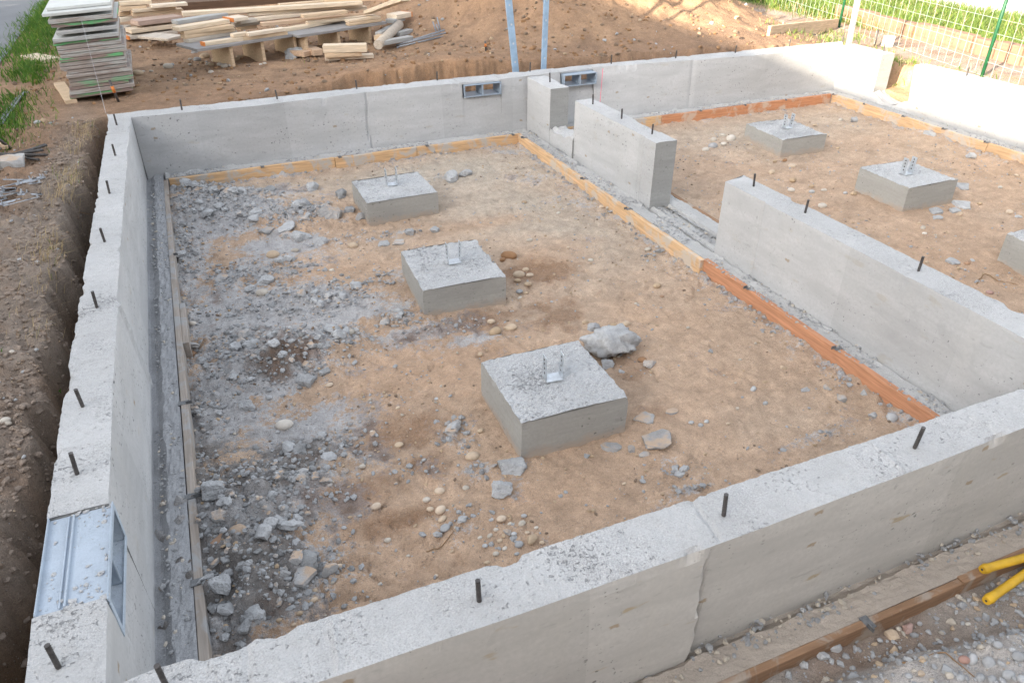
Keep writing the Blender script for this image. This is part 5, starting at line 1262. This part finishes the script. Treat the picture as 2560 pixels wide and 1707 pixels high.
a, b = vtop(1360, 172, 1367, 0, 6.52); channel('right and upright of the two blue steel posts behind the far wall', a, b, .058, .03, M['post_blue'])
a, b = vtop(2124, 110, 2146, 0, 6.42); channel('pale galvanised post standing at the far right wall corner', a, b, .075, .03, M['galv'])

# ------------------------------------------------------------------ left bank: steel left lying about
RG2 = 'dark rebar bundle on the left bank'
for i in range(11):
    r_ = random.Random(i); a = on_ground(-60, 432 - i * 4.5 + r_.uniform(-3, 3), .6); b = on_ground(95 + r_.uniform(-12, 28), 366 + i * 4.2, .6)
    rod('dark rebar rod in the bundle at the left edge of the photo', [a + [0, 0, .012 + .012 * (i % 3)], b + [0, 0, .015 + .012 * (i % 3)]], .010, M['rebar'], 'rebar_rod', RG2)
RG3 = 'thin grey rods lying in the grass'
for i in range(4):
    a = on_ground(64 - i * 7, 238 + i * 5, .6); b = on_ground(8 - i * 9, 318 + i * 6, .6)
    rod('thin grey steel rod lying in the grass at the left edge', [a + [0, 0, .03], b + [0, 0, .03]], .009, M['rebar'] if i % 2 else M['rod'], 'steel_rod', RG3)
rod('single dark rod stuck upright at the left edge beside a wooden stake', [on_ground(28, 372, .6), on_ground(28, 372, .6) + [-.16, .0, .22]], .012, M['rebar'])
plank('wooden_stake', on_ground(23, 372, .6) + [0, 0, .0], on_ground(-30, 340, .6) + [0, 0, .05], .04, .03, M['lumber'][3], None, 'short wooden stake lying at the left edge above the rebar bundle', 'stake')
TG = 'flat galvanised form ties in a heap'
for i in range(20):
    r_ = random.Random(50 + i); q = on_ground(r_.uniform(-25, 88), r_.uniform(458, 520), .6); an = r_.uniform(.05, .75); L = r_.uniform(.12, .24)
    mb = MB(); mb.box((0, 0, 0), (L, .022, .004), bev=.001); mb.box((L / 2 - .01, 0, .012), (.004, .022, .02)); mb.box((-L / 2 + .02, 0, .010), (.004, .022, .016)); mb.box((L * .2, 0, .004), (.03, .012, .003), mi=1)
    o = mb.build('form_tie', [M['tie'], M['rebar']]); o.location = q + [0, 0, .012 + .008 * (i % 5)]; o.rotation_euler = (r_.uniform(-.3, .3), r_.uniform(-.25, .25), an)
    tag(o, 'flat galvanised form tie in the heap on the left bank', 'form tie', TG)
o = link('stone', stone_me('s', 'T', 1), None, tuple(on_ground(32, 417, .6) + [0, 0, .03])); o.scale = (.17, .15, .25); o.rotation_euler = (0, 0, .3); tag(o, 'flat pale rock lying against the rebar bundle at the left edge', 'stone')

# ------------------------------------------------------------------ right side: fence, curb blocks, board, stakes
P1 = np.array(at(2097, 70, .40)); P2 = np.array(at(2455, 190, .40)); D1 = P2 - P1
root = empty('wire_fence', tuple(P1), 'wire mesh fence on green posts behind the sunlit right wall', 'fence')
posts = [P1 - D1 * 2, P1 - D1, P1, P2, P2 + D1, P2 + 2 * D1]
for q in posts:
    z = gzs(q[0], q[1]); mb = MB(); mb.tube([(q[0] - P1[0], q[1] - P1[1], z - .4 - .3), (q[0] - P1[0] + .0, q[1] - P1[1], z - .4 + 1.45)], .021, 12); mb.build('fence_post', M['post_green'], root)
for a, b in zip(posts[:-1], posts[1:]):
    mb = MB(); L = np.linalg.norm((b - a)[:2]); n = int(round(L / .15)); 
    for k in range(n + 1):
        q = a + (b - a) * k / n; z = .40
        mb.tube([(q[0] - P1[0], q[1] - P1[1], z - .4 - .02), (q[0] - P1[0], q[1] - P1[1], z - .4 + 1.30)], .0023, 4, cap=False)
    for k in range(9):
        z = .005 + k * .16
        mb.tube([tuple((a - P1)[:2]) + (z,), tuple((b - P1)[:2]) + (z,)], .0023, 4, cap=False)
    mb.build('mesh_panel', M['wire'], root)
cx = [2080, 2176, 2277, 2421, 2478, 2545, 2640]
CL = ['farthest pinkish curb block, right beside the green fence post', 'pinkish curb block behind the pale corner post', 'longest stained curb block in the row behind the fence', 'short orange-stained curb block in the row behind the fence', 'brownish curb block behind the right green fence post', 'curb block at the right edge of the photo']
for i in range(6):
    q0 = at(cx[i] + 2, 71 + (cx[i] + 2 - 2175) * .251, .40); q1 = at(cx[i + 1] - 2, 71 + (cx[i + 1] - 2 - 2175) * .251, .40)
    o = plank('curb_block', q0 - [0, 0, .05], q1 - [0, 0, .05], .16, .27 - .02 * (i % 2), M['curb'], (1, 0, 0), CL[i], 'curb block', 'curb blocks behind the wire fence', bev=.012)
plank('board', on_ground(1922, 92, .45) - [0, 0, .04], on_ground(2092, 71, .4) - [0, 0, .03], .04, .17, M['lumber'][1], (0, 1, 0), 'orange-tan board on edge in the grass behind the far right corner', 'board')
q = on_ground(2185, 122, .4); rod('black steel pin in the grass beside two pale wood blocks', [q, q + [0, 0, .25]], .011, M['rebar'])
for i, (a, h, lab) in enumerate([((2192, 112), .14, 'small pale wood block beside the black pin behind the right wall stub'), ((2217, 118), .15, 'larger pale wood block behind the right wall stub')]):
    q = on_ground(*a, .4); w_ = .06 if i == 0 else .15
    mb = MB(); mb.box((0, 0, h / 2), (w_, .05, h), rot=(0, .08, -.4), bev=.003); mb.box((0, .0, .01), (.03, .03, .1)); o = mb.build('wood_block', M['lumber'][2]); o.location = q; tag(o, lab, 'wood block')
# chain link fence far beyond the path
root = empty('chain_link_fence', (16.5, 8, .43), 'pale chain link fence far beyond the path at the upper right', 'fence')
mb = MB()
for k in range(-60, 60):
    y0 = k * .16
    for sg in (-1, 1): mb.tube([(0, y0, 0), (0, y0 + sg * 1.5, 1.5)], .004, 3, cap=False)
mb.build('mesh_panel', M['wire'], root)
for k in range(-3, 4): mb = MB(); mb.tube([(0.03, k * 2.6, -.2), (.03, k * 2.6, 1.6)], .03, 8); mb.build('fence_post', M['galv'], root)

# ------------------------------------------------------------------ yellow-handled tool on the near gravel
h0, h1 = at(2448, 1438, .10), at(2458, 1516, .055)
e0, e1 = at(2640, 1392, .06), at(2640, 1392, .05)
root = empty('long_handled_tool', tuple(e0), 'yellow two-handled tool lying on the gravel outside the near wall, at the right edge', 'tool')
for a, b in ((h0 + [0, 0, .035], e0 + [0, 0, .06]), (h1 + [0, 0, .035], e1 + [0, 0, .05])):
    d = (b - a); n_ = 24; mb = MB(); L = np.linalg.norm(d)
    ts = np.linspace(0, 1, n_); rs = [.0205 - .0035 * min(1, t / .12) + (.0003 if k % 2 else 0) for k, t in enumerate(ts)]; rs[0] = .0165; rs[1] = .0212
    mb.tube([tuple(a + d * t - np.array(e0)) for t in ts], rs, 16); mb.tube([tuple(a - d / L * .0012 - e0), tuple(a - e0)], .005, 8, mi=1)
    mb.build('handle', [M['yellow'], M['rebar']], root)
dv = (e0 - h0) / np.linalg.norm(e0 - h0); mb = MB()
for s_ in (-1, 1):
    mb.tube([(0, .02 * s_, .05), tuple(dv * .18 + [0, .035 * s_, .03]), tuple(dv * .42 + [0, .012 * s_, .02])], [.02, .026, .006], 10)
mb.tube([tuple(dv * .12 + [0, -.05, .04]), tuple(dv * .12 + [0, .05, .04])], .02, 10)
mb.build('jaws', M['rebar'], root)

# ------------------------------------------------------------------ greenery behind the lumber
def leaf_cloud(n, c, rad, size, seed, name, mats, parent=None, clumps=14):
    r = np.random.default_rng(seed); cc = r.normal(size=(clumps, 3)); cc /= np.linalg.norm(cc, axis=1)[:, None]; cc *= r.uniform(.2, 1, (clumps, 1)) ** .5
    k = r.integers(0, clumps, n); off = r.normal(size=(n, 3)) * .30
    p = (cc[k] + off) * np.array(rad) + np.array(c)
    u = r.normal(size=(n, 3)); u /= np.linalg.norm(u, axis=1)[:, None]; v = np.cross(u, r.normal(size=(n, 3))); v /= np.linalg.norm(v, axis=1)[:, None]
    s_ = size * r.uniform(.6, 1.4, n)[:, None]
    V = np.stack([p - u * s_, p + v * s_ * .5, p + u * s_, p - v * s_ * .5], 1).reshape(-1, 3); b = np.arange(n) * 4
    return link(name, np_mesh(name, V, [np.stack([b, b + 1, b + 2, b + 3], 1)], mats, r.integers(0, len(mats), n)), parent)
for i, (px, w_) in enumerate([(395, .55), (445, .45), (330, .4)]):
    q = at(px, 2, .62); root = empty('shrub', (q[0], q[1] + .8, .6), ['green shrub behind the lumber, left of the brown fence boards', 'green shrub showing between the brown fence boards', 'green shrub behind the pale beam ends'][i], 'shrub')
    leaf_cloud(1800, (0, 0, .35), (w_, .4, .4), .045, 70 + i, 'foliage', [G1, G2], root); mb = MB()
    for k in range(3): mb.tube([(0, 0, -.1), (.1 * (k - 1), .05, .35)], [.012, .005], 6)
    mb.build('stems', M['twig'], root)
for i, px in enumerate((416, 444, 470)):
    q = at(px, 12, .62); mb = MB(); mb.box((0, 0, .6), (.10, .022, 1.4), bev=.003); o = mb.build('fence_board', M['wood_brown']); o.location = (q[0], q[1], .55); tag(o, ['left', 'middle', 'right'][i] + ' brown upright fence board behind the lumber', 'fence board')

# ------------------------------------------------------------------ what casts the shade: the house across the road and trees beside it (out of frame, left)
root = empty('house', (-12.5, -6, .6), 'two-storey house across the road to the left, outside the photo, shading the site', 'house')
HX0, HX1, HY0, HY1 = -8.9, -16.1, -18.0, 4.6
ridge_z = .235 + .366 * (8.32 + 12.5)
wl_ = mat_flat('house render', (.55, .52, .47), .9, 0, .08, 3); rf = mat_flat('roof tile', (.20, .10, .07), .9, 0, .2, 8); gl = mat_flat('window glass', (.05, .06, .07), .1)
def lc(x, y, z): return (x + 12.5, y + 6, z - .6)
bm = bmesh.new(); e = 5.3
vs = [bm.verts.new(lc(*q)) for q in [(HX0, HY0, .4), (HX0, HY1, .4), (HX1, HY1, .4), (HX1, HY0, .4), (HX0, HY0, e), (HX0, HY1, e), (HX1, HY1, e), (HX1, HY0, e), (-12.5, HY0, ridge_z - .15), (-12.5, HY1, ridge_z - .15)]]
for f in [(0, 1, 5, 4), (1, 2, 6, 9, 5), (2, 3, 7, 6), (3, 0, 4, 8, 7), (4, 5, 9, 8), (6, 7, 8, 9)]: bm.faces.new([vs[i] for i in f])
bmesh.ops.recalc_face_normals(bm, faces=bm.faces[:]); me = bpy.data.meshes.new('wall'); bm.to_mesh(me); bm.free(); me.materials.append(wl_); link('wall', me, root)
for sg, X1 in ((1, HX0 + .35), (-1, HX1 - .35)):
    ze = ridge_z - (ridge_z - e) / 3.6 * 3.95; th = .12
    Vr = [lc(-12.5, HY0 - .3, ridge_z), lc(-12.5, HY1 + .2, ridge_z), lc(X1, HY1 + .2, ze), lc(X1, HY0 - .3, ze)]; Vr += [(a, b, c_ - th) for a, b, c_ in Vr]
    Fr = np.array([[0, 1, 2, 3], [7, 6, 5, 4], [0, 4, 5, 1], [1, 5, 6, 2], [2, 6, 7, 3], [3, 7, 4, 0]]); o = link('roof', np_mesh('roof', np.array(Vr), [Fr], [rf]), root); flip(o)
for k, yy in enumerate(np.arange(-16, 4, 3.2)):
    for zz in (1.5, 4.0):
        x, y, z = lc(HX0, yy, zz); mb = MB(); mb.box((x + .02, y, z), (.06, 1.2, 1.3)); fr = mb.build('window', wl_, root); mb = MB(); mb.box((x + .055, y, z), (.02, 1.05, 1.15)); mb.build('pane', gl, fr)
root = empty('house', (4.0, -11.0, .4), 'house right behind the photographer, outside the photo, shading the near walls', 'house')
mb = MB(); mb.box((0, 0, 2.6), (18, 7.6, 5.4)); mb.build('wall', mat_flat('brown cladding', (.42, .35, .28), .9, 0, .15, 4), root)
mb = MB(); mb.box((0, 0, 5.42), (18.8, 8.4, .24)); mb.build('roof', rf, root)
for k in range(5):
    mb = MB(); mb.box((-7 + 3.5 * k, 3.81, 2.9), (1.3, .06, 1.3)); fr = mb.build('window', wl_, root); mb = MB(); mb.box((-7 + 3.5 * k, 3.845, 2.9), (1.14, .02, 1.14)); mb.build('pane', gl, fr)
for i, (tx, ty, h, rad, n_) in enumerate([(-10.5, 9.0, 4.6, (1.9, 2.6, 2.3), 9000), (-12.0, 15.0, 4.8, (2.2, 2.8, 2.4), 8000)]):
    root = empty('tree', (tx, ty, .5), ['leafy tree across the road, outside the photo, next to the house', 'leafy tree farther up the road, outside the photo'][i], 'tree')
    leaf_cloud(n_, (0, 0, h), rad, .16, 80 + i, 'crown', [G1, G2], root, 26)
    mb = MB(); mb.tube([(0, 0, -.2), (.05, .0, h * .5), (.1, .1, h)], [.22, .16, .06], 10)
    for k in range(6): a_ = k * 1.05; mb.tube([(.05, 0, h * (.45 + .06 * k)), (1.2 * math.cos(a_), 1.3 * math.sin(a_), h * (.8 + .07 * k))], [.07, .02], 7)
    mb.build('trunk', M['twig'], root)

# ------------------------------------------------------------------ light, camera
EL, AZ = R(18.5), R(24.0)              # light travels towards +x and a little towards +y
d = Vector((math.cos(EL) * math.cos(AZ), math.cos(EL) * math.sin(AZ), -math.sin(EL)))
sl = bpy.data.lights.new('sun', 'SUN'); sl.energy = 4.6; sl.angle = R(.55); sl.color = (1, .86, .68)
so = bpy.data.objects.new('sun', sl); COL.objects.link(so); so.rotation_mode = 'QUATERNION'; so.rotation_quaternion = Vector((0, 0, -1)).rotation_difference(d); so.location = (-20, -12, 15)
W = bpy.data.worlds.new('World'); SC.world = W; W.use_nodes = True; t = W.node_tree
sky = t.nodes.new('ShaderNodeTexSky'); sky.sky_type = 'NISHITA'; sky.sun_disc = False; sky.sun_elevation = EL
sky.sun_rotation = math.atan2(-d.x, -d.y)
sky.air_density = 1.0; sky.dust_density = 2.5; sky.ozone_density = .6
hs = t.nodes.new('ShaderNodeHueSaturation'); hs.inputs['Saturation'].default_value = .32
bg = t.nodes['Background']; bg.inputs[1].default_value = .15
t.links.new(sky.outputs[0], hs.inputs['Color']); t.links.new(hs.outputs[0], bg.inputs[0])
cam = bpy.data.cameras.new('camera'); co = bpy.data.objects.new('camera', cam); COL.objects.link(co)
cam.sensor_width = 36; cam.lens = 36 * FPX / 2560; cam.clip_end = 500; cam.clip_start = .05
Mc = Matrix(((RM[0][0], RM[1][0], -RM[2][0], CAM[0]), (RM[0][1], RM[1][1], -RM[2][1], CAM[1]), (RM[0][2], RM[1][2], -RM[2][2], CAM[2]), (0, 0, 0, 1)))
co.matrix_world = Mc
cam.dof.use_dof = True; cam.dof.focus_distance = 3.6; cam.dof.aperture_fstop = 8
SC.camera = co
vs_ = SC.view_settings; vs_.view_transform = 'Standard'; vs_.look = 'None'; vs_.gamma = 1; vs_.exposure = 2.15
SC.cycles.max_bounces = 6
SC.cycles.use_denoising = True
SC.cycles.denoiser = 'OPENIMAGEDENOISE'
SC.cycles.denoising_input_passes = 'RGB_ALBEDO_NORMAL'
SC.cycles.denoising_prefilter = 'NONE'
